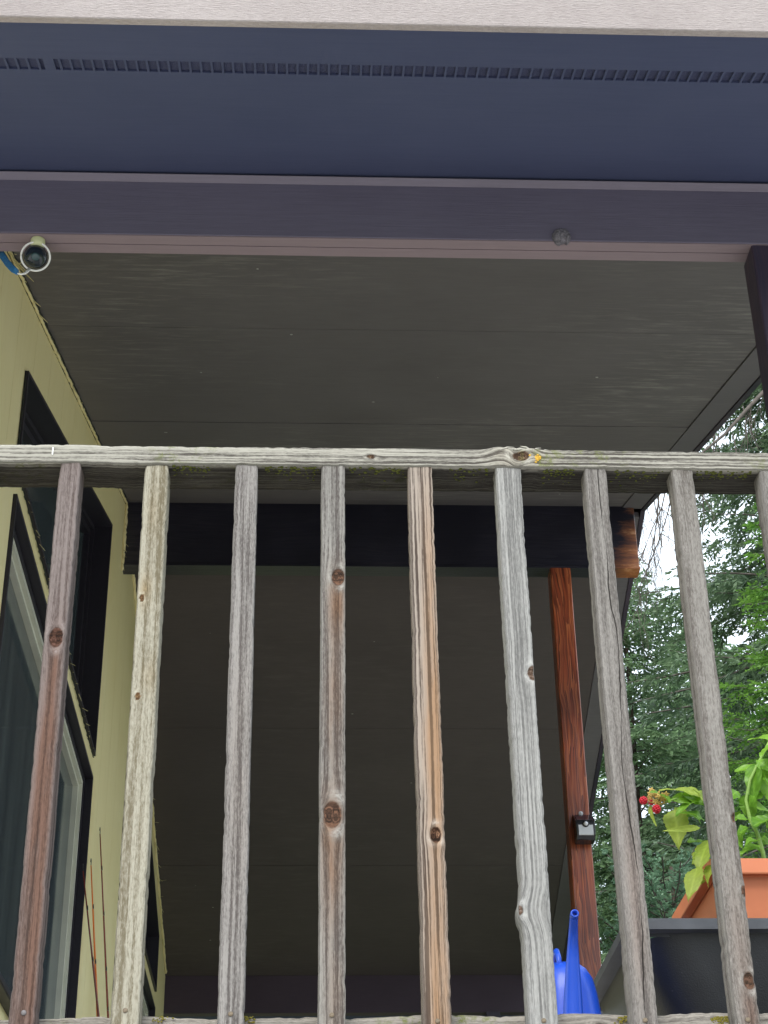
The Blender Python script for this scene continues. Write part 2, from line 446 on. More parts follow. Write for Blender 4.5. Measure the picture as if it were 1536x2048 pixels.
def ground():
    bm = bmesh.new(); n = 60; R = 400
    vs = {}
    for i in range(n + 1):
        for j in range(n + 1):
            u = (i / n * 2 - 1); v = (j / n * 2 - 1)
            x = u * abs(u) * R; y = v * abs(v) * R
            d = math.hypot(x, y)
            z = GZ + (0 if d < 18 else .15 * math.sin(x * .05) * math.cos(y * .04) * min(1, (d - 18) / 20))
            vs[i, j] = bm.verts.new((x, y, z))
    for i in range(n):
        for j in range(n): bm.faces.new([vs[i, j], vs[i + 1, j], vs[i + 1, j + 1], vs[i, j + 1]])
    m = M('ground_gravel_and_grass', .95, .05)
    f = m.noise(m.coord('Object', (1, 1, 1)), .35, 5, .6)
    g = m.noise(m.coord('Object', (1, 1, 1)), 9, 6, .7)
    grassc = m.mix(g, (.10, .12, .055, 1), (.24, .25, .14, 1))
    gravel = m.mix(g, (.44, .42, .41, 1), (.60, .58, .56, 1))
    # pale concrete/gravel yard close to the house, lawn further out
    cv = m.n('ShaderNodeVectorMath', operation='LENGTH'); m.l(m.n('ShaderNodeTexCoord').outputs['Object'], cv.inputs[0])
    k = m.rng(m.math('ADD', cv.outputs['Value'], m.math('MULTIPLY', f, 5)), 13.5, 14.5)
    m.col(m.mix(k, gravel, grassc)); m.bump(g, .02)
    o = link('ground', mesh_from_bm('ground', bm), m.m); tag(o, kind='structure')


ground()

# ------------------------------------------------------------------ roof geometry
PITCH = 1 / 3
YR = 7.352; ZR = 3.102 + PITCH * (YR - 3.53)            # plane of the ceiling meets the ridge beam here
ZC = lambda y: 3.102 + PITCH * (y - 3.53)               # near slope
YRC = YR + .045
ZR2 = lambda y: ZC(YRC) - PITCH * (y - YRC)             # far slope
XW = -.887                                              # face of the house wall
XL, XT, XRK = -3.6, 1.54, 1.64                          # left end of roof, inner trim line, rake edge
YF = 2.72

proof = empty('porch_roof', (0, YRC, 2.9), 'dark painted gable porch roof with grey plywood ceiling, vented blue grey eave and pale fascia', 'roof')


def slope_panel(name, x0, x1, y0, y1, zf, mat, thick=.012, dz=0, gap=.0, parent=proof, nx=1, wob=0):
    g = gap
    prof = [(y0 + g, zf(y0 + g) + dz), (y1 - g, zf(y1 - g) + dz), (y1 - g, zf(y1 - g) + dz + thick), (y0 + g, zf(y0 + g) + dz + thick)]
    return prism(name, prof, 'x', x0, x1, mat, parent)


# fascia: board face and its return underneath
prism('fascia_board', [(YF, 2.829), (YF + .02, 2.829), (YF + .02, 3.05), (YF, 3.05)], 'x', XL, XRK + .02, MT['fascia'], proof, bevel=.002)
# eave soffit, two runs with the vent strip between them
V0, V1 = 2.915, 2.968
slope_panel('soffit_panel', XL, XRK, YF + .022, V0, ZC, MT['soffit'], dz=.003)
for (xa, xb) in ((XL, -1.2), (-1.197, 1.64)):
    slope_panel('soffit_panel', xa, xb, V1, 3.53, ZC, MT['soffit'], dz=.003 + (.001 if xa > -2 else 0))
slope_panel('vent_screen', XL, XRK, V0 - .01, V1 + .01, ZC, MT['dark_gap'], .004, dz=.0105)
x = -1.6; k = 0
slat_me = None
while x < 1.62:
    wide = .0055 + rnd.uniform(-.001, .0012)
    if -.610 < x < -.580: wide = .024
    if slat_me is None or wide > .02:
        bm = bmesh.new(); hw = wide / 2
        prof = [(V0, ZC(V0)), (V1, ZC(V1)), (V1, ZC(V1) + .006), (V0, ZC(V0) + .006)]
        vr = [[bm.verts.new((a, yy, zz + .0035)) for yy, zz in prof] for a in (-hw, hw)]
        bm.faces.new(vr[0]); bm.faces.new(vr[1][::-1])
        for i in range(4): bm.faces.new([vr[0][i], vr[0][(i + 1) % 4], vr[1][(i + 1) % 4], vr[1][i]])
        me = mesh_from_bm('vent_slat', bm); me.materials.append(MT['soffit'])
        if wide < .02: slat_me = me
    else: me = slat_me
    o = link('vent_slat', me, None, proof); o.location.x += x
    x += .0245 + rnd.uniform(-.0008, .0008); k += 1
# front beam: two plies, painted, its brighter top band put into an added paler strip
prism('front_beam', [(3.53, 2.903), (3.5665, 2.903), (3.5665, 3.12), (3.53, 3.0995)], 'x', XL, 1.60, MT['beam'], proof, bevel=.0025)
prism('front_beam', [(3.5685, 2.9045), (3.605, 2.9045), (3.605, 3.125), (3.5685, 3.12)], 'x', XL, 1.60, MT['beam'], proof, bevel=.0025)
box('beam_soffit_strip', (XL, 3.5315, 2.8995), (1.598, 3.5655, 2.9028), MT['beam_under'], proof)
box('beam_soffit_strip', (XL, 3.5695, 2.9005), (1.598, 3.604, 2.9042), MT['beam_under'], proof)
prism('bright_band_strip', [(3.5298, 3.076), (3.5298, 3.0995), (3.512, 3.0930)], 'x', XL, 1.598, MT['beam_pale'], proof, bevel=.002)
# plywood ceiling sheets, near slope, then far slope
ys = [3.605, 4.75, 5.905, 7.06, YR]
for a, b in zip(ys, ys[1:]):
    slope_panel('ceiling_panel', XW - .004, XT, a, b, ZC, MT['ceiling'], gap=.0022, dz=rnd.uniform(0, .003))
    slope_panel('ceiling_panel', XL, XW - .008, a, b, ZC, MT['ceiling'], gap=.0022, dz=.002)
ys2 = [YR + .09, 7.78, 8.935, 10.09, 11.164]
for a, b in zip(ys2, ys2[1:]):
    slope_panel('ceiling_panel', XW - .004, XT, a, b, ZR2, MT['ceiling_far'], gap=.0022, dz=rnd.uniform(0, .003))
# rake trim boards along the open gable edge
slope_panel('rake_board', XT + .002, XRK, 3.605, YR + .02, ZC, MT['rake'], .03, dz=-.004)
slope_panel('rake_board', XT + .002, XRK, YR + .09, 11.9, ZR2, MT['rake'], .03, dz=-.004)
prism('barge_board', [(YF, ZC(YF) - .01), (YRC, ZC(YRC) - .01), (YRC, ZC(YRC) + .2), (YF, ZC(YF) + .2)], 'x', XRK + .002, XRK + .024, MT['darkpost'], proof)
prism('barge_board', [(YRC + .002, ZR2(YRC) - .01), (12.0, ZR2(12.0) - .01), (12.0, ZR2(12.0) + .2), (YRC + .002, ZR2(YRC) + .2)], 'x', XRK + .002, XRK + .024, MT['darkpost'], proof)
# far beam (mirror of the front one) and far eave
prism('rear_beam', [(11.1665, 2.90), (11.24, 2.90), (11.24, ZR2(11.24) + .004), (11.1665, ZR2(11.1665) + .006)], 'x', XL, 1.60, MT['rear'], proof)
slope_panel('soffit_panel', XL, XRK, 11.243, 12.0, ZR2, MT['soffit'], dz=.003)
# roof deck and shingles
prism('roof_deck', [(YF + .001, ZC(YF) + .16), (YRC, ZC(YRC) + .16), (12.02, ZR2(12.02) + .16), (12.02, ZR2(12.02) + .19), (YRC, ZC(YRC) + .19), (YF - .02, ZC(YF) + .19)], 'x', XL - .1, XRK + .03, MT['roof'], proof)
bm = bmesh.new()
for i in range(34):
    far_ = i % 2; sx_ = rnd.uniform(-.75, 1.45); sy_ = rnd.uniform(3.75, 7.2) if not far_ else rnd.uniform(7.7, 11.0)
    sz_ = (ZR2(sy_) if far_ else ZC(sy_)) - .0004
    bmesh.ops.create_icosphere(bm, subdivisions=1, radius=rnd.uniform(.0018, .0045), matrix=Matrix.Translation((sx_, sy_, sz_)) @ Matrix.Diagonal((rnd.uniform(1, 2.2), 1, .35, 1)))
tag(link('cobweb_specks', mesh_from_bm('cobweb_specks', bm), plain('pale_specks', (.4, .4, .37, 1), .9, .05, .3, 300), proof), kind='stuff')
# ridge beam, red-brown stained, its outer end stepped
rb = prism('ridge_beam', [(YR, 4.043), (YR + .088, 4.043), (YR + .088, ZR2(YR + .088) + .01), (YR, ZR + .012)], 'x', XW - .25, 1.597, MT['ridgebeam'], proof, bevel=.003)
rb['label'] = 'deep dark stained ridge beam whose outer end is coloured orange brown as if lit'
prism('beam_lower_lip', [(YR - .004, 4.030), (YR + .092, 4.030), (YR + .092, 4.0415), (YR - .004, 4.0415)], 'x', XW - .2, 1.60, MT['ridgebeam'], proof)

# ------------------------------------------------------------------ house
house = empty('house', (XW - 2, YRC, GZ), 'olive yellow painted house wall with dark framed windows under the porch roof', 'house')
W1 = dict(y0=4.52, y1=6.82, z0=2.832)
top1 = lambda y: 3.168 + (y - 4.52) * (3.945 - 3.168) / 2.3
LW = dict(y0=4.545, y1=6.80, z0=1.40, z1=2.735)
mir = lambda y: 2 * YRC + .14 - y          # the far pair of windows mirrors the near pair


def board(y0, y1, zb0, zb1, zt0, zt1):
    if zt0 - zb0 < .02 and zt1 - zb1 < .02: return
    bm = bmesh.new()
    pts = [(y0, zb0), (y1, zb1), (y1, zt1), (y0, zt0)]
    fr = [bm.verts.new((XW, a, b)) for a, b in pts]; bk = [bm.verts.new((XW - .02, a, b)) for a, b in pts]
    bm.faces.new(fr); bm.faces.new(bk[::-1])
    for i in range(4): bm.faces.new([fr[i], bk[i], bk[(i + 1) % 4], fr[(i + 1) % 4]])
    link('siding_board', mesh_from_bm('siding_board', bm), MT['siding'], house)


ceil_at = lambda y: (ZC(y) if y < YRC else ZR2(y)) - .012
edges = [3.61]
y = 3.743
while y < 11.15: edges.append(y); y += .3048
edges += [11.155]
cuts = sorted(set(edges + [W1['y0'], W1['y1'], LW['y0'], LW['y1'], mir(W1['y0']), mir(W1['y1']), mir(LW['y0']), mir(LW['y1']), YRC]))
for a, b in zip(cuts, cuts[1:]):
    ga = .0014 if a in edges else 0; gb = .0014 if b in edges else 0
    y0, y1 = a + ga, b - gb; mid = (a + b) / 2
    ym = mid if mid < YRC else mir(mid)
    in1 = W1['y0'] < ym < W1['y1']; inl = LW['y0'] < ym < LW['y1']
    f1 = (lambda q: top1(q if q < YRC else mir(q)))
    zlow = -1.0
    segs = []
    cur = (zlow, zlow)
    if inl: segs.append((cur, (LW['z0'], LW['z0']))); cur = (LW['z1'], LW['z1'])
    if in1: segs.append((cur, (W1['z0'], W1['z0']))); cur = (f1(y0), f1(y1))
    segs.append((cur, (ceil_at(y0), ceil_at(y1))))
    for lo, hi in segs: board(y0, y1, lo[0], lo[1], hi[0], hi[1])
# sheathing behind the board joints (same paint, recessed) and the rest of the house shell
SH = XW - .023


def sheath(poly): prism('wall_sheathing', poly, 'x', SH - .01, SH, MT['siding'], house)


for f in (lambda q: q, mir):
    a, b = sorted((f(3.61), f(W1['y0'] - .005))); b = min(b, 11.15); sheath([(a, -1.0), (b, -1.0), (b, ceil_at(b)), (a, ceil_at(a))])
    a, b = sorted((f(W1['y1'] + .002), YRC + (-.001 if f(1) < 2 else .001))); sheath([(a, -1.0), (b, -1.0), (b, ceil_at(b)), (a, ceil_at(a))])
    a, b = sorted((f(W1['y0'] + .03), f(W1['y1'] - .002)))
    sheath([(a, -1.0), (b, -1.0), (b, LW['z0'] - .002), (a, LW['z0'] - .002)])
    sheath([(a, LW['z1'] + .002), (b, LW['z1'] + .002), (b, W1['z0'] - .002), (a, W1['z0'] - .002)])
    sheath([(a, f1(a) + .002), (b, f1(b) + .002), (b, ceil_at(b)), (a, ceil_at(a))])
box('foundation', (XL, 3.62, GZ - .05), (XW - .03, 11.14, -1.0), MT['roof'], house)
box('front_wall', (XL, 3.62, -1.0), (XW - .04, 3.70, 3.11), MT['siding'], house)
box('rear_wall', (XL, 11.08, -1.0), (XW - .04, 11.15, 3.11), MT['siding'], house)
box('side_wall', (XL, 3.70, -1.0), (XL + .1, 11.08, 3.1), MT['siding'], house)


def window(name, y0, y1, z0, zt0, zt1, depth=.085, white=False, label=None):
    """recessed window: dark jambs lining the opening, an inner frame, panes. zt0/zt1 = head height at y0/y1"""
    def poly_in(d):
        s = (zt1 - zt0) / (y1 - y0)
        return [(y0 + d, z0 + d), (y1 - d, z0 + d), (y1 - d, zt1 - d * (1 + abs(s) * .0) - s * d), (y0 + d, zt0 - d + s * d)]
    def ring(nm, d0, d1, xa, xb, mat, par):
        A, B = poly_in(d0), poly_in(d1)
        bm = bmesh.new()
        v = [[bm.verts.new((xx, p[0], p[1])) for p in P_] for xx in (xa, xb) for P_ in (A, B)]
        Aa, Ba, Ab, Bb = v
        for i in range(4):
            j = (i + 1) % 4
            bm.faces.new([Aa[i], Aa[j], Ba[j], Ba[i]]); bm.faces.new([Ab[i], Bb[i], Bb[j], Ab[j]])
            bm.faces.new([Aa[i], Ab[i], Ab[j], Aa[j]]); bm.faces.new([Ba[i], Ba[j], Bb[j], Bb[i]])
        return link(nm, mesh_from_bm(nm, bm), mat, par)
    fr = ring('window', .001, .014, XW + .012, XW - depth - .03, MT['casing'], house)
    if label: fr['label'] = label
    ring('stop', .0145, .034, XW - depth + .035, XW - depth - .028, MT['casing'], fr)
    if white:
        ring('frame', .0345, .052, XW - depth + .03, XW - depth - .02, MT['vinyl'], fr)
        ring('sash', .0525, .066, XW - depth + .016, XW - depth - .022, MT['vinyl'], fr)
        d = .0665
    else:
        ring('frame', .0345, .062, XW - depth + .02, XW - depth - .02, MT['casing'], fr)
        d = .0625
    P_ = poly_in(d)
    prism('pane', P_, 'x', XW - depth - .012, XW - depth - .006, MT['glass'], fr)
    return fr


window('window', W1['y0'], W1['y1'], W1['z0'], top1(W1['y0']), top1(W1['y1']), .10, label='sloping dark framed clerestory window above the big window')
window('window', LW['y0'], LW['y1'], LW['z0'], LW['z1'], LW['z1'], .055, True, label='big rectangular window with white inner frame')
window('window', mir(W1['y1']), mir(W1['y0']), W1['z0'], top1(W1['y1']), top1(W1['y0']), .10, label='farther dark framed clerestory window sloping down')
window('window', mir(LW['y1']), mir(LW['y0']), LW['z0'], LW['z1'], LW['z1'], .055, True, label='farther rectangular window behind the second baluster')
# sill under the big window
box('window_sill', (XW - .02, 4.50, 1.375), (XW + .035, 6.84, 1.398), MT['casing'], house, bevel=.003)


def shards(name, line, n, size, mat, parent, out=(0.3, 0, -1), seed=1):
    """ragged paint and caulk flakes along an edge"""
    r = random.Random(seed); bm = bmesh.new()
    for i in range(n):
        t = (i + r.random()) / n
        p = Vector(line(t)); s = size * r.uniform(.35, 1.3)
        d = Vector((r.uniform(0.1, 1) * out[0] * 2, r.uniform(-.9, .9), r.uniform(-.6, .6) + .15 * out[2])).normalized() * s
        w = Vector((0, 1, PITCH)).normalized() * s * r.uniform(.3, 1.2)
        a, b, c, e = p - w * .5, p + w * .5, p + w * .3 + d * .6, p + d
        base = [bm.verts.new(q) for q in (a, b, c, e)]; up = [bm.verts.new(q + Vector((.0012, 0, .0012))) for q in (a, b, c, e)]
        bm.faces.new(base[::-1]); bm.faces.new(up)
        for k in range(4): bm.faces.new([base[k], base[(k + 1) % 4], up[(k + 1) % 4], up[k]])
    return tag(link(name, mesh_from_bm(name, bm), mat, parent), kind='stuff')


def bead(name, line, n, r0, r1, mat, parent, seed=1):
    """uneven bead of caulk: a lumpy thin tube following a line"""
    r = random.Random(seed)
    pts = [Vector(line(i / n)) + Vector((r.uniform(0, .003), 0, r.uniform(-.004, .001))) for i in range(n + 1)]
    bm = bmesh.new(); add_tube(bm, pts, [r.uniform(r0, r1) for _ in pts], 6)
    return link(name, mesh_from_bm(name, bm, True), mat, parent)


lc = lambda t: (XW + .003, 3.62 + t * (YR - 3.62), ZC(3.62 + t * (YR - 3.62)) - .004)
lc2 = lambda t: (XW + .003, 7.47 + t * 3.65, ZR2(7.47 + t * 3.65) - .006)
bead('caulk_bead', lc, 220, .0045, .0065, MT['siding'], house, 3)
bead('caulk_bead', lambda t: (XW + .012, 3.62 + t * 3.7, ZC(3.62 + t * 3.7) - .001), 90, .001, .003, MT['peel_dark'], house, 9)
bead('caulk_bead', lc2, 160, .006, .010, MT['siding'], house, 5)
shards('paint_flakes', lc, 30, .045, MT['peel'], house, seed=4)
shards('paint_flakes', lc2, 40, .045, MT['peel'], house, seed=5)
shards('paint_flakes', lambda t: (XW + .01, 3.97 + t * .22, ZC(3.97 + t * .22) - .012), 8, .055, MT['peel'], house, seed=11)
bead('caulk_bead', lambda t: (XW + .004, YR - .012, 4.0 + t * .36), 26, .004, .012, MT['siding'], house, 7)
shards('paint_flakes', lambda t: (XW + .006, YR - .012, 4.03 + t * .3), 14, .03, MT['peel'], house, seed=8)
for (za, zb, s) in ((W1['z0'] - .004, W1['z0'] - .004, 21),):
    bead('caulk_bead', lambda t: (XW + .004, 4.55 + t * 2.25, za - .006), 160, .001, .0036, MT['peel_dark'], house, s)
    shards('paint_flakes', lambda t: (XW + .010, 4.6 + t * 2.15, za), 26, .022, MT['peel'], house, seed=s)
bead('caulk_bead', lambda t: (XW + .004, 4.512, 2.84 + t * .32), 30, .001, .004, MT['peel_dark'], house, 31)

# ------------------------------------------------------------------ posts
DECK = .50


def post(x0, y0, z0, z1, w, mat, label, name='porch_post'):
    bm = bmesh.new(); n = 30; rings = []
    for i in range(n + 1):
        z = z0 + (z1 - z0) * i / n
        j = [(x0, y0), (x0 + w, y0), (x0 + w, y0 + w), (x0, y0 + w)]
        r = []
        c = .004
        for (px, py), (ax, ay), (bx, by) in zip(j, ((0, 1), (-1, 0), (0, -1), (1, 0)), ((1, 0), (0, 1), (-1, 0), (0, -1))):
            r.append((px + ax * c, py + ay * c, z)); r.append((px + bx * c, py + by * c, z))
        rings.append([(a + nrs.uniform(-.0005, .0005), b + nrs.uniform(-.0005, .0005), zz) for a, b, zz in r])
    loft(bm, rings)
    o = link(name, mesh_from_bm(name, bm), mat); return tag(o, label, 'post', 'posts holding up the porch roof')


post(1.146, 3.532, DECK, 2.899, .091, MT['darkpost'], 'dark purple brown post at the right edge under the front beam')
post(1.162, YR - .004, DECK, 4.030, .098, MT['redwood'], 'glossy red brown stained post under the ridge beam with the solar lamp on it')
post(1.150, 11.145, DECK, 2.90, .091, MT['darkpost'], 'dark post under the far beam, hidden low behind the red brown post')

# ------------------------------------------------------------------ deck
deck = empty('deck', (0, 2.4, DECK), 'raised grey wooden porch deck behind the railing', 'deck')
deck['kind'] = 'structure'
bmesh_me = None
for i in range(62):
    y0 = 2.34 + i * .1435
    if y0 + .14 > 11.3: break
    if bmesh_me is None:
        bm = bmesh.new(); add_box(bm, (XW + .01, 0, DECK - .03), (1.34, .1385, DECK), .003)
        bmesh_me = mesh_from_bm('deck_board', bm); bmesh_me.materials.append(MT['deckwood'])
    o = link('deck_board', bmesh_me, None, deck); o.location.y += y0
box('rim_joist', (XL + 2.2, 2.345, DECK - .27), (1.34, 2.383, DECK - .033), MT['deckwood'], deck)
for xj in (-.86, -.4, .05, .5, .95, 1.28):
    box('joist', (xj, 2.386, DECK - .25), (xj + .038, 11.2, DECK - .033), MT['deckwood'], deck)
for xp in (-.8, 1.2):
    for yp in (2.5, 5.4, 8.3, 11.0):
        box('support_post', (xp - .045, yp, GZ - .05), (xp + .045, yp + .09, DECK - .255), MT['deckwood'], deck)

# ------------------------------------------------------------------ railing
YB = 2.35
rail = empty('deck_railing', (0, YB, DECK), 'weathered grey wooden deck railing with square balusters across the foreground', 'railing')


def timber(name, p0, p1, w, d, mat, parent, knots=(), warm=(), rows=190, nf=12, twist=0.0, axis='v', wob=.00028, nick=.0006, seed=0, round_top=0.0, lumps=(), corner=.0022):
    """weathered timber between two front-centre points. Front face looks at -Y. p0 = bottom/left end.
    axis 'v': upright; 'h': lying along x with w = height of the front face.
    knots: (u, s, r, depth) u across from centre, s along in metres from p0; warm: (u, s, ru, rs, k)"""
    p0 = Vector(p0); p1 = Vector(p1); L = (p1 - p0).length; dirv = (p1 - p0).normalized()
    if axis == 'v': across = Vector((math.cos(twist), math.sin(twist), 0)); back = Vector((-math.sin(twist), math.cos(twist), 0))
    else: across = Vector((0, 0, 1)); back = Vector((0, 1, 0))
    c = corner
    sec = []     # (u, v, edge)
    fu = [(-w / 2 + c) + (w - 2 * c) * i / nf for i in range(nf + 1)]
    for u in fu: sec.append((u, 0, max(0, 1 - (w / 2 - abs(u)) / (.10 * w)) ** 1.5))
    ns = 5
    for i in range(ns + 1): v = c + (d - 2 * c) * i / ns; sec.append((w / 2, v, max(0, 1 - v / .006)))
    for i in range(3): sec.append((w / 2 - c - (w - 2 * c) * i / 2, d, 0))
    for i in range(ns + 1): v = d - c - (d - 2 * c) * i / ns; sec.append((-w / 2, v, max(0, 1 - v / .006)))
    n = len(sec)
    per = [0]
    for a, b in zip(sec, sec[1:]): per.append(per[-1] + math.hypot(a[0] - b[0], a[1] - b[1]))
    per = [q - w / 2 for q in per]
    R = np.random.RandomState(seed + 100)
    def smooth(k, amp):
        a = R.randn(rows + 1); ker = np.hanning(k + 2)[1:-1]; ker /= ker.sum()
        s_ = np.convolve(np.pad(a, k, mode='edge'), ker, mode='same')[k:-k]; return s_ / (s_.std() + 1e-9) * amp
    wl, wr, wf = smooth(41, wob), smooth(41, wob), smooth(41, wob * .7)
    nl, nr = np.minimum(0, smooth(3, nick)), np.minimum(0, smooth(3, nick))
    verts = []; gc = []; kn = []; wm = []; ed = []; mo = []; gr = []; cl = []
    for r in range(rows + 1):
        s = L * r / rows
        base = p0 + dirv * s
        for i, (u, v, e) in enumerate(sec):
            side = -1 if u < 0 else 1
            du = (wl[r] + nl[r]) * (u / (-w / 2)) * -1 if u < 0 else (wr[r] + nr[r]) * (u / (w / 2))
            dv = wf[r] if v == 0 else 0
            gx = per[i]; gx0 = gx; kk = 0.0; cc = 0.0
            for (ku, ks, kr, kd) in knots:
                x_ = per[i] - ku; z_ = (s - ks) / 1.5
                if v > 0 and abs(ku) < w / 2 - kr * .6: continue
                d2 = x_ * x_ + z_ * z_; q = kr * kr
                fall = math.exp(-d2 / (q * 14))
                gx -= x_ * (q / (d2 + .22 * q)) * fall * .85
                rr = math.sqrt(d2) / kr
                kk = max(kk, min(1, max(0, (1.12 - rr) / .35)))
                cc = max(cc, math.exp(-((rr - 1.35) / .35) ** 2) * (.55 + .45 * math.sin(math.atan2(z_, x_) * 3 + ks * 50)))
                # swollen collar, sunken heart
                bump = math.exp(-((rr - 1.25) ** 2) * 3) * .0017 - (kd if rr < .8 else kd * max(0, (1.2 - rr) / .4)) * (.6 + .4 * math.sin(x_ * 2400 + z_ * 900))
                if v == 0: dv -= bump
                du += side * math.exp(-((rr - 1.0) ** 2)) * (.0012 if abs(ku) > w * .22 and side * ku > 0 else 0)
            for (lu, ls, lw_, ll, ld) in lumps:     # gouges (negative = cut in at an edge) and lumps
                g = math.exp(-((s - ls) / ll) ** 2) * math.exp(-((u - lu) / lw_) ** 2)
                if v == 0 or abs(u) >= w / 2 - 1e-6: du += -ld * g if lu < 0 else ld * g
                gx += ld * 1.2 * math.exp(-((s - ls) / (ll * 1.2)) ** 2) * (1 if lu < 0 else -1)
            wv = 0.0
            for (wu, ws, ru, rs, k) in warm:
                wv += k * math.exp(-((per[i] - wu) / ru) ** 2 - ((s - ws) / rs) ** 2)
            uu, vv = u + du, v + dv
            if round_top and axis == 'v' and L - s < round_top:
                t = 1 - (L - s) / round_top; sh = 1 - math.sqrt(max(0, 1 - t * t)) * 1.0
                uu *= 1 - .30 * sh; vv = vv + .004 * sh
            verts.append(base + across * uu + back * vv)
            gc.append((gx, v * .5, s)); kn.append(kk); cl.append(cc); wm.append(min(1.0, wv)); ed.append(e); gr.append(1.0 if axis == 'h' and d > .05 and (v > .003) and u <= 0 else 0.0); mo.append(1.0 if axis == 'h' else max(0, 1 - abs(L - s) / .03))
    faces = []
    for r in range(rows):
        for i in range(n):
            j = (i + 1) % n
            a, b = r * n, (r + 1) * n
            faces.append((a + i, a + j, b + j, b + i) if axis == 'v' else (a + i, a + j, b + j, b + i))
    faces.append(tuple(range(n))[::-1]); faces.append(tuple(rows * n + i for i in range(n)))
    me = bpy.data.meshes.new(name); me.from_pydata([tuple(q) for q in verts], [], faces)
    bm = bmesh.new(); bm.from_mesh(me); bmesh.ops.recalc_face_normals(bm, faces=bm.faces); bm.to_mesh(me); bm.free()
    at_ = me.attributes.new('gc', 'FLOAT_VECTOR', 'POINT'); at_.data.foreach_set('vector', np.array(gc, dtype=np.float32).ravel())
    for nm, arr in (('knot', kn), ('warm', wm), ('edge', ed), ('mossy', mo), ('grime', gr), ('collar', cl)):
        a_ = me.attributes.new(nm, 'FLOAT', 'POINT'); a_.data.foreach_set('value', np.array(arr, dtype=np.float32))
    me.polygons.foreach_set('use_smooth', [True] * len(me.polygons))
    return link(name, me, mat, parent)


# (top x, top y, bottom x, bottom y in the photo, front width, twist)
G_PALE, G_DARK = (.50, .49, .46, 1), (.13, .12, .115, 1)
BAL = [
    dict(t=(145, 918), b=(46, 2040), w=.0335, tw=-.07, mat=weathered('baluster_wood_purple', (.36, .30, .28, 1), (.13, .095, .085, 1), (.27, .155, .115, 1), 1, 1.0, 120, .5, edge=.8),
         knots=[(0, .620, .0115, .0020)], warm=[(0, .30, .009, .18, 1), (0, .58, .009, .05, .8), (0, .05, .024, .18, 1), (.0, .44, .011, .09, .8), (0, .30, .03, .25, .5)],
         label='purple brown baluster with a rusty streak below its knot, leftmost'),
    dict(t=(316, 925), b=(252, 2040), w=.0375, tw=-.03, mat=weathered('baluster_wood_cream', (.64, .60, .48, 1), (.27, .23, .15, 1), (.50, .36, .18, 1), 2, .95, 90, .8, edge=.7),
         knots=[(-.012, .687, .0042, .001), (-.009, .525, .0045, .0005)], warm=[(-.008, .70, .008, .03, .8), (.004, .56, .012, .03, .4), (0, .84, .012, .05, .5)], rt=.02,
         label='cream coloured rough baluster with a rounded top'),
    dict(t=(494, 922), b=(462, 2040), w=.0355, tw=0, mat=weathered('baluster_wood_grey', (.50, .47, .44, 1), (.17, .15, .14, 1), (.35, .24, .17, 1), 3, 1.1, 130, .6),
         knots=[], warm=[(0, .4, .02, .2, .2)], label='plain light grey baluster, third from the left'),
    dict(t=(665.5, 926), b=(663, 2040), w=.0375, tw=.0, mat=weathered('baluster_wood_grey_brown', (.47, .45, .41, 1), (.15, .13, .12, 1), (.36, .21, .13, 1), 4, 1.1, 150, .5),
         knots=[(.006, .725, .010, .0018), (-.002, .344, .0150, .0024)], warm=[(0, .335, .02, .05, 1), (0, .25, .02, .08, .8), (.005, .68, .015, .06, .9), (0, .5, .014, .12, .7), (.003, .08, .015, .08, .4)],
         label='grey brown baluster with two swirling knots, in the middle'),
    dict(t=(838, 931), b=(873, 2040), w=.0385, tw=.0, mat=weathered('baluster_wood_orange_brown', (.60, .51, .43, 1), (.12, .09, .075, 1), (.56, .35, .21, 1), 5, 1.5, 230, .2, ringw=.8),
         knots=[(.004, .314, .0085, .004)], warm=[(.008, .66, .012, .2, .8), (.006, .45, .014, .14, 1), (.004, .20, .016, .14, 1), (.002, .05, .014, .1, .9)],
         label='orange brown striped baluster with a dark knot hole'),
    dict(t=(1013, 934), b=(1084, 2040), w=.0395, tw=.02, mat=weathered('baluster_wood_silver', (.60, .59, .56, 1), (.24, .235, .225, 1), (.4, .35, .3, 1), 6, 1.1, 320, .4, ringw=.3),
         knots=[(.014, .565, .0085, .002), (-.021, .205, .006, .0005)], warm=[], lumps=[(-.02, .205, .010, .022, .0065)],
         label='silver grey baluster with a knot and a gouged left edge low down'),
    dict(t=(1186, 936), b=(1285, 2040), w=.0355, tw=.03, mat=weathered('baluster_wood_taupe', (.46, .43, .395, 1), (.20, .18, .165, 1), (.38, .25, .20, 1), 7, .8, 110, .9, crack=.004),
         knots=[], warm=[(0, .2, .012, .2, .45)], label='taupe grey baluster split by one long crack'),
    dict(t=(1359, 937), b=(1489, 2040), w=.0345, tw=.04, mat=weathered('baluster_wood_taupe_rough', (.47, .44, .40, 1), (.20, .175, .155, 1), (.33, .20, .15, 1), 8, .8, 110, 1.0, edge=.6),
         knots=[(.006, .106, .0085, .002), (.013, .34, .006, .003), (.014, .233, .0055, .001)], warm=[(.004, .05, .01, .05, .8), (0, .15, .014, .12, .35)],
         label='rough taupe baluster with three knots near its foot'),
    dict(t=(1533, 942), b=(1698, 2040), w=.0355, tw=.05, mat=weathered('baluster_wood_taupe_plain', (.47, .44, .41, 1), (.21, .19, .17, 1), (.33, .2, .15, 1), 9, .7, 110, .9),
         knots=[], warm=[], label='rightmost baluster, cut off by the edge of the photograph'),
]
# two more to each side continue the railing outside the frame
for bx in (dict(src=0, dx=-.137), dict(src=3, dx=-.683), dict(src=6, dx=.411), dict(src=8, dx=.274)):
    b0 = dict(BAL[bx['src']]); b0['dx'] = bx['dx']; b0['label'] = None; BAL.append(b0)
NZ = .615


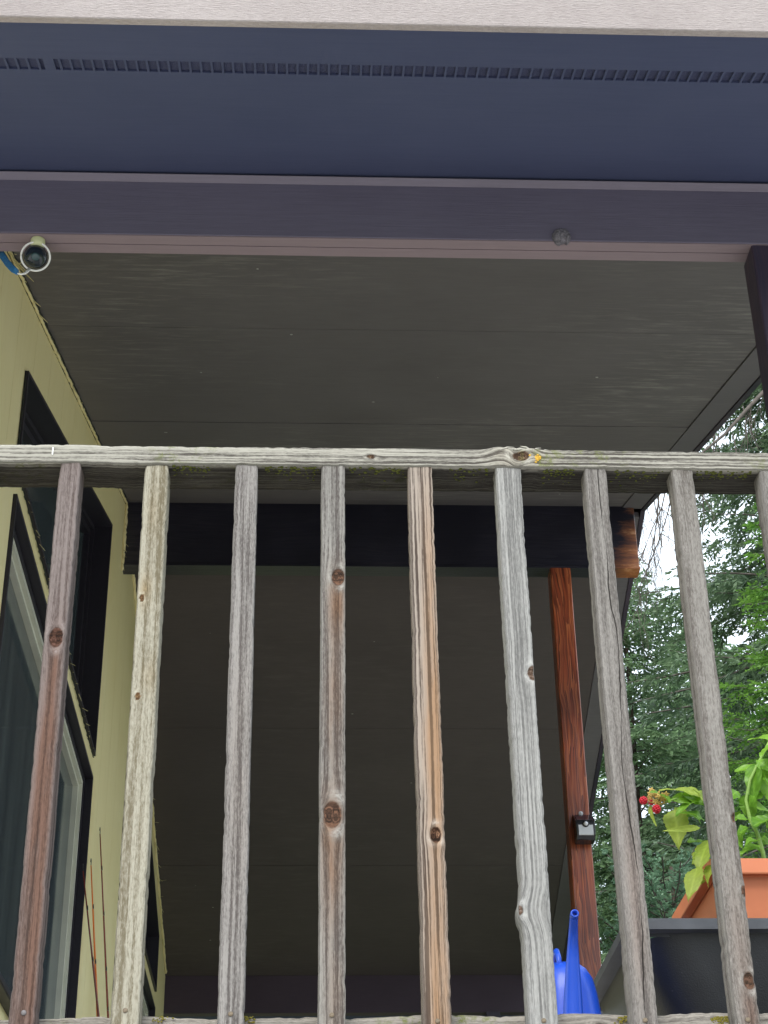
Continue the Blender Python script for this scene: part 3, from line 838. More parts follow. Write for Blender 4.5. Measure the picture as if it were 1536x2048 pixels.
def nail_mesh(r, h=.0018):
    bm = bmesh.new(); rings = []
    for (rr, yy) in ((r, 0), (r, -h * .5), (r * .7, -h * .9)):
        rings.append([(math.cos(2 * math.pi * k / 12) * rr, yy, math.sin(2 * math.pi * k / 12) * rr) for k in range(12)])
    loft(bm, rings); return mesh_from_bm('nail', bm, True)


nail_me = nail_mesh(.0037, .0011); nail_me.materials.append(MT['nail'])
nail_me2 = nail_mesh(.0034, .0011); nail_me2.materials.append(MT['nail_rusty'])
for i, B in enumerate(BAL):
    t = at(*B['t'], YB); b = at(*B['b'], YB)
    dx = B.get('dx', 0)
    side = .5 * .036 * 0
    sgn = math.copysign(1, t.x)
    t.x += dx; b.x += dx
    # the photographed outline includes a sliver of the side face
    sh = .0151 / 2 * t.x
    b.z = DECK + .045
    o = timber('baluster', (b.x + sh, YB, b.z), (t.x + sh, YB, t.z + .001), B['w'], .036, B['mat'], rail, B['knots'], B['warm'], twist=B['tw'], seed=i, round_top=B.get('rt', 0), lumps=B.get('lumps', ()), rows=230)
    if B['label']: o['label'] = B['label']
    nx = {0: 1, 1: 0, 2: .0, 3: -.002, 4: .003}.get(i, 0)
    nz_ = at(0, {0: 2026, 1: 2022, 2: 2030, 3: 2033}.get(i, 2046), YB).z
    nl = link('nail', nail_me if i == 0 else nail_me2, None, o)
    nl.location = nl.location + Vector((b.x + sh + nx * .003, YB - .0005, nz_))

# top rail (lit front edge, mossy underside) and bottom rail
M_TOP = weathered('top_rail_wood', (.66, .63, .54, 1), (.13, .115, .10, 1), (.40, .30, .18, 1), 12, 1.6, 260, .3, rough=.85, moss=.9, edge=.5)
M_BOT = weathered('bottom_rail_wood', (.52, .48, .42, 1), (.18, .16, .14, 1), (.35, .25, .18, 1), 14, 1.0, 200, .5, moss=.9)
pl, pr = at(0, 923, YB - .004), at(1536, 939, YB - .004)
sl = (pr.z - pl.z) / (pr.x - pl.x)


def rail_z(x): return pl.z + sl * (x - pl.x)


TR = .0335
xa, xb = -.80, 1.02
pL = (xa, YB - .003, rail_z(xa) + TR / 2); pR = (xb, YB - .003, rail_z(xb) + TR / 2)
kx = lambda px: at(px, 905, YB).x - xa
top = timber('top_rail', pL, pR, TR, .078, M_TOP, rail, knots=[(.002, kx(1040), .010, .0015), (-.002, kx(742), .005, .001)], warm=[(0, kx(1040), .02, .05, .35)],
             axis='h', rows=420, nf=10, wob=.0004, nick=.0007, seed=40, lumps=[(.016, kx(1000), .012, .02, .006), (.016, kx(1062), .012, .012, .004), (.0165, kx(1030), .010, .008, -.004)], corner=.002)
top['label'] = 'pale grained top rail with a torn knot and a spot of orange lichen'
rr = random.Random(5)
# torn fibres standing up around the knot
bm = bmesh.new()
for i in range(26):
    u = rr.uniform(985, 1085); p = at(u, 905, YB); p.y = YB + rr.uniform(-.003, .012); p.z = rail_z(p.x) + TR - .001
    L_ = rr.uniform(.006, .022); a = rr.uniform(-.5, .5)
    q = p + Vector((L_ * (1 if rr.random() < .6 else -1), rr.uniform(-.003, .003), rr.uniform(.001, .007)))
    add_tube(bm, [p, (p + q) / 2 + Vector((0, 0, .002)), q], [.0022, .0017, .0004], 5)
tag(link('torn_fibres', mesh_from_bm('torn_fibres', bm, True), M_TOP, rail), kind='stuff')
# lichen spot
bm = bmesh.new()
for i in range(40):
    p = at(1074 + rr.gauss(0, 6), 915 + rr.gauss(0, 4), YB - .0035); bmesh.ops.create_icosphere(bm, subdivisions=1, radius=rr.uniform(.0008, .0022), matrix=Matrix.Translation(p) @ Matrix.Diagonal((1.3, .4, 1, 1)))
tag(link('lichen', mesh_from_bm('lichen', bm, True), plain('orange_lichen', (.50, .30, .05, 1), .9, .05, .3, 200), rail), 'orange lichen spot on the top rail')
# moss tufts on the underside edge of the top rail and on the bottom rail
bm = bmesh.new()
for (ca, cb, dens, zoff) in ((345, 420, 60, 0), (530, 600, 60, 0), (600, 640, 25, 0), (690, 820, 50, 0), (900, 980, 40, 0), (1085, 1150, 60, 0), (1225, 1325, 50, 0), (1390, 1500, 90, 0)):
    for i in range(dens):
        u = rr.uniform(ca, cb); p = at(u, 923, YB); p.y = YB + abs(rr.gauss(0, .018)) + .002; p.z = rail_z(p.x) - .0006
        s = rr.uniform(.0007, .0026) * (1 if p.y < YB + .02 else .7)
        bmesh.ops.create_icosphere(bm, subdivisions=1, radius=s, matrix=Matrix.Translation(p) @ Matrix.Diagonal((1.4, 1.2, .6, 1)))
tag(link('moss', mesh_from_bm('moss', bm, True), plain('rail_moss', (.10, .11, .03, 1), .95, .05, .5, 300), rail), kind='stuff')
# white paint tick
box('paint_mark', (at(107, 895, YB).x - .0009, YB - .0048, rail_z(-.4) + .014), (at(107, 895, YB).x + .0009, YB - .0025, rail_z(-.4) + .027), MT['white_plastic'], rail)
zb = at(768, 2031, YB + .036).z
bot = timber('bottom_rail', (xa, YB + .0385, zb - .038), (xb, YB + .0385, zb - .036), .076, .037, M_BOT, rail, knots=[(.01, 1.2, .01, .001)], warm=[],
             axis='h', rows=420, nf=12, wob=.0016, nick=.0008, seed=44, corner=.004)
bm = bmesh.new()
for (ca, n_) in ((330, 10), (492, 24), (1252, 40), (1440, 46), (1462, 20)):
    for i in range(n_ * 2):
        p = at(ca + rr.gauss(0, 10), 2033 + rr.expovariate(.12), YB + .037); bmesh.ops.create_icosphere(bm, subdivisions=1, radius=rr.uniform(.0005, .0017), matrix=Matrix.Translation(p) @ Matrix.Diagonal((1.3, .35, 1, 1)))
tag(link('moss', mesh_from_bm('moss', bm, True), plain('rail_moss_yellow', (.16, .14, .03, 1), .95, .05, .4, 300), rail), kind='stuff')
rail_posts = [(-.86, 'railing_post'), (1.03, 'railing_post')]
for (px, nm) in rail_posts:
    box(nm, (px - .044, YB, DECK - .2), (px + .044, YB + .088, rail_z(px) + TR + .05), M_BOT, rail, bevel=.003)

# ------------------------------------------------------------------ ring camera on the front beam
cx = at(71, 513, 3.565)
dev = empty('hanging_camera', (cx.x, 3.565, 2.9), 'small dark glass eye in a white ring hanging from a cream mount under the beam', 'camera')
bm = bmesh.new(); rings = []
for (rr_, zz) in ((.018, 2.8990), (.0185, 2.896), (.0185, 2.884), (.016, 2.878)):
    rings.append([(cx.x + .004 + rr_ * math.cos(a), 3.555 + rr_ * math.sin(a), zz) for a in [2 * math.pi * k / 24 for k in range(24)]])
loft(bm, rings); link('mount', mesh_from_bm('mount', bm, True), MT['cream'], dev)
view = (-cx).normalized()                       # the ring faces the yard
uu = view.cross(Vector((0, 0, 1))).normalized(); vv = uu.cross(view).normalized()
if vv.z < 0: vv = -vv
bm = bmesh.new(); add_tube(bm, [cx + (uu * math.cos(a) + vv * math.sin(a)) * .0362 for a in [2 * math.pi * k / 40 for k in range(41)]], .0027, 8)
link('ring', mesh_from_bm('ring', bm, True), MT['white_plastic'], dev)
bm = bmesh.new(); bmesh.ops.create_uvsphere(bm, u_segments=32, v_segments=20, radius=.0305, matrix=Matrix.Translation(cx - view * .008))
link('lens_ball', mesh_from_bm('lens_ball', bm, True), MT['lens'], dev)
bm = bmesh.new()
loft(bm, [[tuple(cx + view * (.024 + h) + (uu * math.cos(a) + vv * math.sin(a)) * r for a in [2 * math.pi * k / 24])[0] for k in range(24)] for r, h in ((.011, -.002), (.0105, .003), (.007, .0045))])
link('lens_core', mesh_from_bm('lens_core', bm, True), MT['lens2'], dev)
tail = [at(58, 538, 3.565), at(55, 543, 3.56), at(50, 547, 3.555), at(43, 548.5, 3.55), at(35, 547, 3.55)]
tube('arm', tail, [.0042, .0038, .0030, .0024, .0020], MT['white_plastic'], dev, 8)
cord = empty('blue_cord', at(30, 540, 3.56), 'frayed blue cord tied to the white arm at the left edge', 'cord')
for k in range(5):
    o_ = (k - 2) * 2.4
    pts = [at(36 + rnd.uniform(-1, 3), 545 + o_ * .8, 3.555 + k * .002), at(26 - o_ * .3, 538 + o_ * .9, 3.57), at(14 - o_ * .3, 525 + o_, 3.6), at(3 - o_ * .4, 508 + o_ * 1.1, 3.63), at(-12, 490 + o_, 3.66)]
    tube('strand', pts, [.0024, .0036, .0036, .0036, .0036], MT['blue_cord'], cord, 7)

# ------------------------------------------------------------------ nest on the beam's lower edge
nc = at(1122, 476, 3.535)
bm = bmesh.new()
bmesh.ops.create_icosphere(bm, subdivisions=4, radius=.0225, matrix=Matrix.Translation((nc.x, 3.530, 2.914)) @ Matrix.Diagonal((1.08, .9, 1.12, 1)))
for v in bm.verts:
    d = v.co - Vector((nc.x, 3.532, 2.918)); n_ = math.sin(d.x * 700 + d.z * 300) * math.cos(d.z * 900 + d.x * 200) * .0009 + rnd.uniform(-.0006, .0006)
    v.co += d.normalized() * n_
    if d.z < -.010 and abs(d.x - .004) < .008: v.co.z += .006
nest = link('insect_nest', mesh_from_bm('insect_nest', bm), MT['nest'])
tag(nest, 'small grey papery insect nest stuck to the lower edge of the front beam', 'nest')
hc = Vector((nc.x + .001, 3.518, 2.905))

# ------------------------------------------------------------------ solar lamp on the red post
lp = empty('solar_wall_lamp', (1.215, YR - .01, 2.64), 'small black solar lamp with white diffuser and round sensor on the red brown post', 'lamp')
a = at(1151, 1634, YR - .06); b = at(1188, 1680, YR - .06)
x0, x1 = a.x - .004, b.x + .006; zt, zb_ = at(1170, 1643, YR - .075).z, at(1170, 1681, YR - .06).z
yb = YR - .006; yf = YR - .085
prof = [(yb, zb_), (yf + .018, zb_), (yf, zb_ + .02), (yf, zt - .012), (yf + .004, zt), (yb, zt + .052)]
prism('housing', prof, 'x', x0, x1, MT['casing_black'], lp, bevel=.003)
sx = .006
prism('solar_panel', [(yf + .010, zt + .0065), (yb - .008, zt + .0512), (yb - .009, zt + .0535), (yf + .009, zt + .0085)], 'x', x0 + sx, x1 - sx, MT['solar'], lp)
prism('cover_edge', [(yf + .002, zt - .001), (yb, zt + .0535), (yb, zt + .0565), (yf - .001, zt + .002)], 'x', x1 - .004, x1 + .001, MT['solar'], lp)
prism('cover_edge', [(yf + .002, zt - .001), (yb, zt + .0535), (yb, zt + .0565), (yf - .001, zt + .002)], 'x', x0 - .001, x0 + .003, MT['solar'], lp)
prism('diffuser', [(yf - .003, zb_ + .018), (yf + .001, zb_ + .016), (yf + .001, zt - .018), (yf - .003, zt - .020)], 'x', x0 + .010, x1 - .010, MT['diffuser'], lp)
mxx = (x0 + x1) / 2; mz = zt - .016
bm = bmesh.new(); loft(bm, [[(mxx + math.cos(q) * r, yy, mz + math.sin(q) * r) for q in [2 * math.pi * k / 20 for k in range(20)]] for r, yy in ((.015, yf), (.015, yf - .006), (.010, yf - .0065))])
link('sensor_collar', mesh_from_bm('sensor_collar', bm, True), MT['casing_black'], lp)
bm = bmesh.new(); bmesh.ops.create_uvsphere(bm, u_segments=20, v_segments=12, radius=.0095, matrix=Matrix.Translation((mxx, yf - .0065, mz)))
link('sensor', mesh_from_bm('sensor', bm, True), MT['sensor'], lp)
bm = bmesh.new(); loft(bm, [[(mxx - .004 + math.cos(q) * r, yy, zt + .064 + math.sin(q) * r) for q in [2 * math.pi * k / 16 for k in range(16)]] for r, yy in ((.010, yb + .003), (.010, yb - .001), (.009, yb - .0015))])
link('mounting_tab', mesh_from_bm('mounting_tab', bm, True), MT['silver'], lp)
bm = bmesh.new(); bmesh.ops.create_uvsphere(bm, u_segments=12, v_segments=8, radius=.0035, matrix=Matrix.Translation((mxx - .004, yb - .002, zt + .067)))
link('screw', mesh_from_bm('screw', bm, True), MT['sensor'], lp)

# ------------------------------------------------------------------ watering can
YC = 2.66
wc0 = at(1147, 1990, YC)
can = empty('watering_can', (wc0.x, YC + .08, DECK), 'blue plastic watering can with a tall curved spout standing on the deck', 'watering can')
ztop = at(1160, 1906, YC).z
bm = bmesh.new(); rings = []
ccx, ccy = wc0.x + .003, YC + .115
prof = [(.0, .054, .090), (.004, .057, .093), (.30, .0575, .092), (.62, .0525, .088), (.82, .047, .082), (.91, .042, .076), (.965, .034, .066), (1.0, .024, .052)]
for (t, hx, hy) in prof:
    z = DECK + .001 + t * (ztop - DECK + .004)
    sh = (t - .5) * -.004
    rings.append(rrect(ccx + sh, ccy, z, hx, hy, min(hx, hy) * .86, 8))
loft(bm, rings)
link('body', mesh_from_bm('body', bm, True), MT['blue'], can)
pz = [(1147, 2046, 3.2), (1146, 2000, 0), (1146, 1960, 0), (1145.5, 1920, 0), (1146, 1880, 0), (1147, 1850, 0), (1148, 1832, 0)]
pts = []; rad = []
hw = [21, 19, 16.5, 13.5, 10.6, 9.2, 8.7]
for i, ((px, py, _), h) in enumerate(zip(pz, hw)):
    dY = YC + .012 - .030 * (i / 6) ** 1.3 - .018 * (i > 4) * (i - 4) / 2
    p = at(px, py, dY); pts.append(p); rad.append(h / (F_PX / (dY * 1.0)) * .99)
bm = bmesh.new(); add_tube(bm, pts, rad, 20, cap=False)
sp = link('spout', mesh_from_bm('spout', bm, True), MT['blue'], can)
# rounded lip looking forward, bore recessed
tip = pts[-1]; fd = Vector((0, -.80, -.18)).normalized(); fdir = Vector((0, -.9, .1)).normalized()
u_ = fdir.cross(Vector((1, 0, 0))).normalized(); v_ = Vector((1, 0, 0))
def ringp(c, r, m_=20): return [tuple(c + (v_ * math.cos(2 * math.pi * k / m_) + u_ * math.sin(2 * math.pi * k / m_)) * r) for k in range(m_)]
bm = bmesh.new(); R0 = rad[-1]
loft(bm, [ringp(tip + fdir * -.004, R0 * 1.0), ringp(tip + fdir * .008, R0 * 1.04), ringp(tip + fdir * .0105, R0 * .98), ringp(tip + fdir * .0105, R0 * .62), ringp(tip + fdir * .001, R0 * .55)], cap0=True, cap1=False)
link('spout_lip', mesh_from_bm('spout_lip', bm, True), MT['blue'], can)
bm = bmesh.new(); loft(bm, [ringp(tip + fdir * .0035, R0 * .62), ringp(tip + fdir * .0025, R0 * .62)])
link('bore', mesh_from_bm('bore', bm), MT['blue_dark'], can)
hp = [Vector((ccx - .012, ccy - .055, ztop - .012)), Vector((ccx - .013, ccy - .052, ztop + .012)), Vector((ccx - .013, ccy - .035, ztop + .026)), Vector((ccx - .012, ccy + .02, ztop + .03)), Vector((ccx - .010, ccy + .085, ztop + .005)), Vector((ccx - .006, ccy + .115, ztop - .06)), Vector((ccx - .004, ccy + .10, ztop - .14)), Vector((ccx - .002, ccy + .085, ztop - .17))]
tube('handle', hp, [.004, .0045, .005, .005, .005, .005, .005, .004], MT['blue'], can, 12)

# ------------------------------------------------------------------ black tub
YT = 2.70; zt = .848
tub = empty('plastic_tub', (.87, YT + .26, DECK), 'wide black plastic planter tub with a flared rim behind the railing', 'tub')
xc_, yc_ = .885, YT + .275; HX, HY = .378, .275
bm = bmesh.new()
rp = [(0, -.018), (.0, -.001), (-.004, 0), (-.03, 0), (-.03, -.012), (-.034, -.016)]
rings = [rrect(xc_, yc_, zt + dz, HX + dx_, HY + dx_, .012 if dx_ > -.01 else .02, 6) for dx_, dz in ((0, -.017), (0.0, -.001), (-.002, 0.001), (-.030, .001), (-.032, -.02))]
loft(bm, rings[:], cap0=False, cap1=False)
r2 = [rrect(xc_, yc_, zt + dz, HX + dx_, HY + dx_, .02, 6) for dx_, dz in ((0, -.017), (-.026, -.0165))]
loft(bm, r2, cap0=False, cap1=False)
link('rim', mesh_from_bm('rim', bm), plain('worn_grey_rim', (.075, .08, .092, 1), .38, .5, .3, 14), tub)
bm = bmesh.new(); rings = []
for t in [i / 14 for i in range(15)]:
    k = 1 - .42 * t ** 1.5 if True else 0
    z = zt - .0168 - t * (zt - .0168 - DECK - .002)
    rings.append(rrect(xc_, yc_, z, (HX - .024) * (1 - .42 * t ** 1.1), (HY - .024) * (1 - .34 * t ** 1.1), .085, 12))
loft(bm, rings, cap0=False)
rings = [rrect(xc_, yc_, z, hx, hy, .05, 10) for z, hx, hy in ((zt - .018, HX - .031, HY - .031), (zt - .1, HX - .05, HY - .05))]
link('tub_body', mesh_from_bm('tub_body', bm, True), MT['black'], tub)
bm = bmesh.new(); loft(bm, [rrect(xc_, yc_, zt - .075, HX - .055, HY - .055, .05, 8), rrect(xc_, yc_, zt - .06, HX - .05, HY - .05, .05, 8)])
link('soil', mesh_from_bm('soil', bm), MT['soil'], tub)

# ------------------------------------------------------------------ terracotta planter standing in the tub
YO = 2.80; zo = .983
pot = empty('window_box', (.87, YO + .16, .8), 'terracotta plastic planter box with raspberries and leafy plants standing in the black tub', 'planter')
ox, oy = .885, YO + .165; OX, OY = .214, .165
bm = bmesh.new()
loft(bm, [rrect(ox, oy, zo + dz, OX + dx_, OY + dx_, .015, 6) for dx_, dz in ((-.019, -.026), (-.001, -.027), (0, -.025), (.0, -.001), (-.002, 0), (-.014, 0), (-.016, -.028))], cap0=False, cap1=False)
link('rim', mesh_from_bm('rim', bm), MT['terracotta'], pot)
bm = bmesh.new()
loft(bm, [rrect(ox, oy, zo - .0265 - t * .165, OX - .0185 - .030 * t, OY - .0185 - .030 * t, .016, 6) for t in (0, .25, .5, .55, .56, 1)], cap0=False)
link('box_body', mesh_from_bm('box_body', bm), MT['terracotta'], pot)
bm = bmesh.new(); loft(bm, [rrect(ox, oy, zo - .035, OX - .025, OY - .025, .016, 6), rrect(ox, oy, zo - .014, OX - .018, OY - .018, .016, 6)])
link('soil', mesh_from_bm('soil', bm), MT['soil'], pot)


def leaf(name, base, tip, width, mat, parent, bend=.15, fold=.25, roll=0.0, serr=0.0, shape='ovate', tint=.5, n=12, seed=0):
    """one leaf from base to tip with midrib fold, bend and optional serrated margin"""
    r = random.Random(seed)
    base, tip = Vector(base), Vector(tip); ax = tip - base; L = ax.length; ax.normalize()
    up = Vector((0, -.75, .66)); up = (up - ax * up.dot(ax)).normalized()
    up.rotate(Matrix.Rotation(roll, 3, ax)); sd_ = ax.cross(up).normalized()
    verts = []; vein = []; tn = []
    m = 5
    for i in range(n + 1):
        t = i / n
        if shape == 'ovate': w = (math.sin(math.pi * min(1, t ** .72)) ** .85) * (1 - .25 * t)
        else: w = math.sin(math.pi * t ** .85) ** .9
        w *= width / 2
        if i % 2 and serr: w *= 1 + serr
        wav = math.sin(t * 7 + seed) * .10 * width
        c = base + ax * L * t + up * (-bend * L * (t ** 2))
        for j in range(-m, m + 1):
            q = j / m
            z = abs(q) * w * fold + (math.sin(t * 22 + abs(q) * 2.5) * .03 * width) * abs(q) + wav * q
            back_ = ax * (abs(q) * -.12 * w)
            verts.append(c + sd_ * (q * w) + up * z + back_)
            side_v = 1 if abs(((t * 9 - abs(q) * 1.3) % 1) - .5) < .09 else 0
            vein.append(1 if j == 0 else side_v * .6); tn.append(min(1, max(0, tint + r.uniform(-.12, .12) + .2 * (t - .5))))
    faces = []
    k = 2 * m + 1
    for i in range(n):
        for j in range(k - 1): a_ = i * k + j; faces.append((a_, a_ + 1, a_ + k + 1, a_ + k))
    me = bpy.data.meshes.new(name); me.from_pydata([tuple(v) for v in verts], [], faces)
    for nm, arr in (('tint', tn), ('vein', vein)):
        a_ = me.attributes.new(nm, 'FLOAT', 'POINT'); a_.data.foreach_set('value', np.array(arr, dtype=np.float32))
    me.polygons.foreach_set('use_smooth', [True] * len(me.polygons))
    return link(name, me, mat, parent)


# raspberry cane on the left of the box
rasp = empty('raspberry_plant', (.70, 2.9, .97), 'raspberry cane with two red berries, tan blossoms and yellow green leaves over the planter', 'plant')
YQ = 2.80
q = lambda x, y, dy=0: at(x, y, YQ + dy)
cane = [Vector((.70, 2.88, .965)), q(1440, 1660, .03), q(1436, 1625, .02), q(1410, 1600, 0), q(1380, 1592), q(1350, 1598, -.01), q(1330, 1604, -.01)]
tube('stem', cane, [.0035, .003, .003, .0025, .002, .0018, .0015], MT['stem'], rasp, 7)
tube('stem', [q(1345, 1600), q(1322, 1608), q(1300, 1604), q(1290, 1596)], [.0014, .0012, .001, .001], MT['calyx'], rasp, 6)
RL = [((1405, 1592), (1325, 1563), 26, 1, .2, .9, .1), ((1340, 1605), (1312, 1573), 27, 0, .3, .7, .4), ((1384, 1600), (1346, 1592), 28, 0, .2, .8, -.5), ((1402, 1605), (1360, 1588), 34, 0, .25, .7, .3),
      ((1349, 1618), (1358, 1690), 42, 1, .12, .8, .2), ((1400, 1655), (1330, 1660), 11, 1, .1, .9, -.9), ((1407, 1640), (1360, 1612), 36, 0, .25, .3, .3), ((1300, 1612), (1308, 1650), 10, 1, .1, .8, 1.0),
      ((1416, 1690), (1380, 1670), 30, 0, .2, .6, .2), ((1418, 1682), (1390, 1735), 42, 1, .15, .75, .5), ((1395, 1735), (1375, 1795), 30, 1, .1, .95, .2), ((1430, 1720), (1405, 1760), 24, 1, .2, .6, .8),
      ((1372, 1590), (1412, 1600), 36, 0, .2, .7, .1), ((1400, 1640), (1380, 1625), 30, 0, .2, .5, -.3), ((1395, 1600), (1350, 1612), 26, 0, .3, .9, .2), ((1420, 1700), (1388, 1716), 30, 1, .2, .5, -.2), ((1408, 1738), (1390, 1768), 26, 1, .2, .8, -.3), ((1412, 1610), (1395, 1575), 30, 1, .2, .6, -.3), ((1418, 1715), (1397, 1700), 24, 1, .1, .4, .3)]
for i, (b_, t_, w_, yel, bd, tn, rl) in enumerate(RL):
    dy = rnd.uniform(-.02, .05)
    leaf('leaf', q(*b_, dy), q(*t_, dy - .02 + rnd.uniform(-.015, .015)), w_ / 1250 * 1.35, MT['leaf_yellow' if yel else 'leaf'], rasp, bend=bd * 1.1, fold=.25, roll=rl, serr=.09 if yel else .02, tint=tn, seed=i, n=16)


def druplets(c, r, n, mat, parent, name, dr):
    bm = bmesh.new()
    for i in range(n):
        t = (i + .5) / n; ph = i * 2.399963; z = 1 - 2 * t; s = math.sqrt(1 - z * z)
        p = Vector(c) + Vector((s * math.cos(ph), s * math.sin(ph), z * 1.05)) * r
        bmesh.ops.create_icosphere(bm, subdivisions=2, radius=dr, matrix=Matrix.Translation(p))
    bmesh.ops.create_icosphere(bm, subdivisions=2, radius=r, matrix=Matrix.Translation(c))
    return link(name, mesh_from_bm(name, bm, True), mat, parent)


druplets(q(1287, 1601, -.01), .0054, 34, MT['berry'], rasp, 'berry', .0022)
druplets(q(1313, 1618, -.012), .0058, 36, MT['berry'], rasp, 'berry', .0022)
druplets(q(1302, 1605, .004), .0035, 14, MT['berry'], rasp, 'berry', .0018)
for i in range(13):
    p = q(1301 + (i % 5) * 7.2 + rnd.uniform(-3, 3), 1582 + (i // 5) * 9 + (i % 5) * 2.6 + rnd.uniform(-3, 3), rnd.uniform(-.01, .01))
    bm = bmesh.new()
    for k in range(5):
        a_ = k * 1.2566 + i; d_ = Vector((math.cos(a_), -.4, math.sin(a_))) * .0055
        add_tube(bm, [p, p + d_ * .6, p + d_ * 1.15 + Vector((0, .001, 0))], [.0016, .0021, .0004], 6)
    bmesh.ops.create_icosphere(bm, subdivisions=2, radius=.0026, matrix=Matrix.Translation(p))
    link('dry_blossom', mesh_from_bm('dry_blossom', bm, True), MT['calyx'], rasp)

# leafy plant at the right edge
lpnt = empty('leafy_plant', (.80, 2.93, .97), 'bright green leafy plant with pointed leaves growing in the terracotta planter at the right edge', 'plant')
YP = 2.90
q2 = lambda x, y, dy=0: at(x, y, YP + dy)
tube('stem', [Vector((q2(1527, 1712).x, YP, .972)), q2(1526, 1705), q2(1514, 1665), q2(1500, 1640), q2(1492, 1600), q2(1500, 1560), q2(1520, 1520), q2(1545, 1470)], [.0042, .004, .0036, .0034, .003, .003, .0026, .002], MT['stem'], lpnt, 8)
tube('stem', [Vector((q2(1560, 1712, .02).x, YP + .02, .972)), q2(1556, 1600, .02), q2(1548, 1500, .02), q2(1550, 1440, .02)], [.0045, .004, .0036, .002], MT['stem'], lpnt, 8)
tube('stem', [Vector((q2(1462, 1712, .04).x, YP + .04, .972)), q2(1462, 1700, .04), q2(1455, 1650, .03), q2(1450, 1600, .03)], [.004, .0036, .0034, .002], MT['stem'], lpnt, 8)
PL = [((1560, 1480), (1498, 1468), 26, .9, .1), ((1555, 1492), (1515, 1500), 22, .8, .6), ((1545, 1540), (1474, 1519), 24, .7, .0), ((1512, 1528), (1498, 1590), 32, .35, .4), ((1540, 1540), (1515, 1512), 22, .6, -.4),
      ((1525, 1540), (1548, 1600), 30, .6, .3), ((1492, 1612), (1462, 1590), 30, .5, .3), ((1492, 1610), (1532, 1580), 24, .25, -.2), ((1494, 1615), (1550, 1612), 20, .7, .0), ((1500, 1590), (1496, 1640), 34, .5, .5),
      ((1500, 1655), (1470, 1665), 26, .4, .2), ((1505, 1652), (1552, 1632), 30, .3, -.1), ((1518, 1680), (1488, 1686), 20, .6, .4), ((1520, 1692), (1478, 1702), 22, .65, .2), ((1523, 1690), (1556, 1680), 24, .5, .0),
      ((1468, 1668), (1486, 1696), 18, .45, .5), ((1455, 1650), (1480, 1618), 26, .5, -.3), ((1550, 1630), (1528, 1660), 22, .5, .2), ((1530, 1560), (1562, 1590), 28, .4, -.5), ((1456, 1600), (1478, 1572), 24, .35, .2),
      ((1452, 1640), (1428, 1622), 24, .5, .2), ((1460, 1700), (1486, 1712), 22, .7, .6), ((1548, 1520), (1575, 1490), 30, .7, .1), ((1455, 1625), (1420, 1640), 22, .4, .1), ((1498, 1640), (1462, 1632), 20, .55, .2)]
for i, (b_, t_, w_, tn, rl) in enumerate(PL):
    dy = rnd.uniform(-.03, .03)
    leaf('leaf', q2(*b_, dy), q2(*t_, dy + rnd.uniform(-.03, .02)), w_ * 1.5 / 1200, MT['leaf'], lpnt, bend=rnd.uniform(.1, .45), fold=rnd.uniform(.1, .5), roll=rl, serr=.0, tint=tn, seed=50 + i, shape='lance' if i % 3 else 'ovate', n=14)

# ------------------------------------------------------------------ fishing rods leaning on the wall
rodinfo = [((200, 1668), (216, 2030), 'tallest fishing rod, thin dark red blank, leaning on the yellow wall nearest the second baluster', 'rod_dark', [1740, 1830, 1940, 2021]),
           ((182, 1731), (195, 2030), 'short orange fishing rod in the middle of the three leaning on the wall', 'rod_orange', [1817, 1926]),
           ((166, 1742), (197, 2030), 'dark fishing rod crossing the orange one, beside the window casing', 'rod_black2', [1820, 1922])]
MT['rod_black2'] = MT['rod_dark']
for i, (tp, bt, lab, mk, gd) in enumerate(rodinfo):
    P1 = at(*tp, 1); P1 = P1 * ((XW + .012) / P1.x)
    P0 = at(*bt, 1); xw0 = XW + .075 + .012 * i; P0 = P0 * (xw0 / P0.x)
    d = (P1 - P0); foot = P0 + d * ((DECK + .002 - P0.z) / d.z)
    P0s = foot
    rt = empty('fishing_rod', foot, lab, 'fishing rod', 'fishing rods leaning on the house wall')
    L = (P1 - P0s)
    tube('blank', [P0s + L * t for t in (.16, .3, .5, .7, .85, 1)], [.0075, .0064, .0054, .0044, .0034, .0024], MT[mk], rt, 8)
    tube('grip', [P0s, P0s + L * .06, P0s + L * .165], [.011, .012, .009], MT['rod_black'], rt, 10)
    for gy in gd:
        g_ = at(tp[0] + (bt[0] - tp[0]) * (gy - tp[1]) / (bt[1] - tp[1]), gy, 1)
        t = (gy - tp[1]) / (bt[1] - tp[1])
        # solve the point on the rod at about that image height
        best = min((k / 400 for k in range(401)), key=lambda k: abs((P1 + (P0 - P1) * k).normalized().z - g_.normalized().z))
        p = P1 + (P0 - P1) * best
        tube('line_guide', [p, p + Vector((.004, -.012, -.004)), p + Vector((.004, -.026, 0)), p + Vector((.004, -.030, .008))], [.0022, .0022, .0028, .0016], MT['rod_black'], rt, 6)
    tube('tip_ring', [P1, P1 + Vector((0, -.004, .02)), P1 + Vector((0, -.014, .024)), P1 + Vector((0, -.02, .008))], .0018, MT['rod_black'], rt, 6)

# ------------------------------------------------------------------ trees


def norm(a): return a / (np.linalg.norm(a, axis=-1, keepdims=True) + 1e-9)


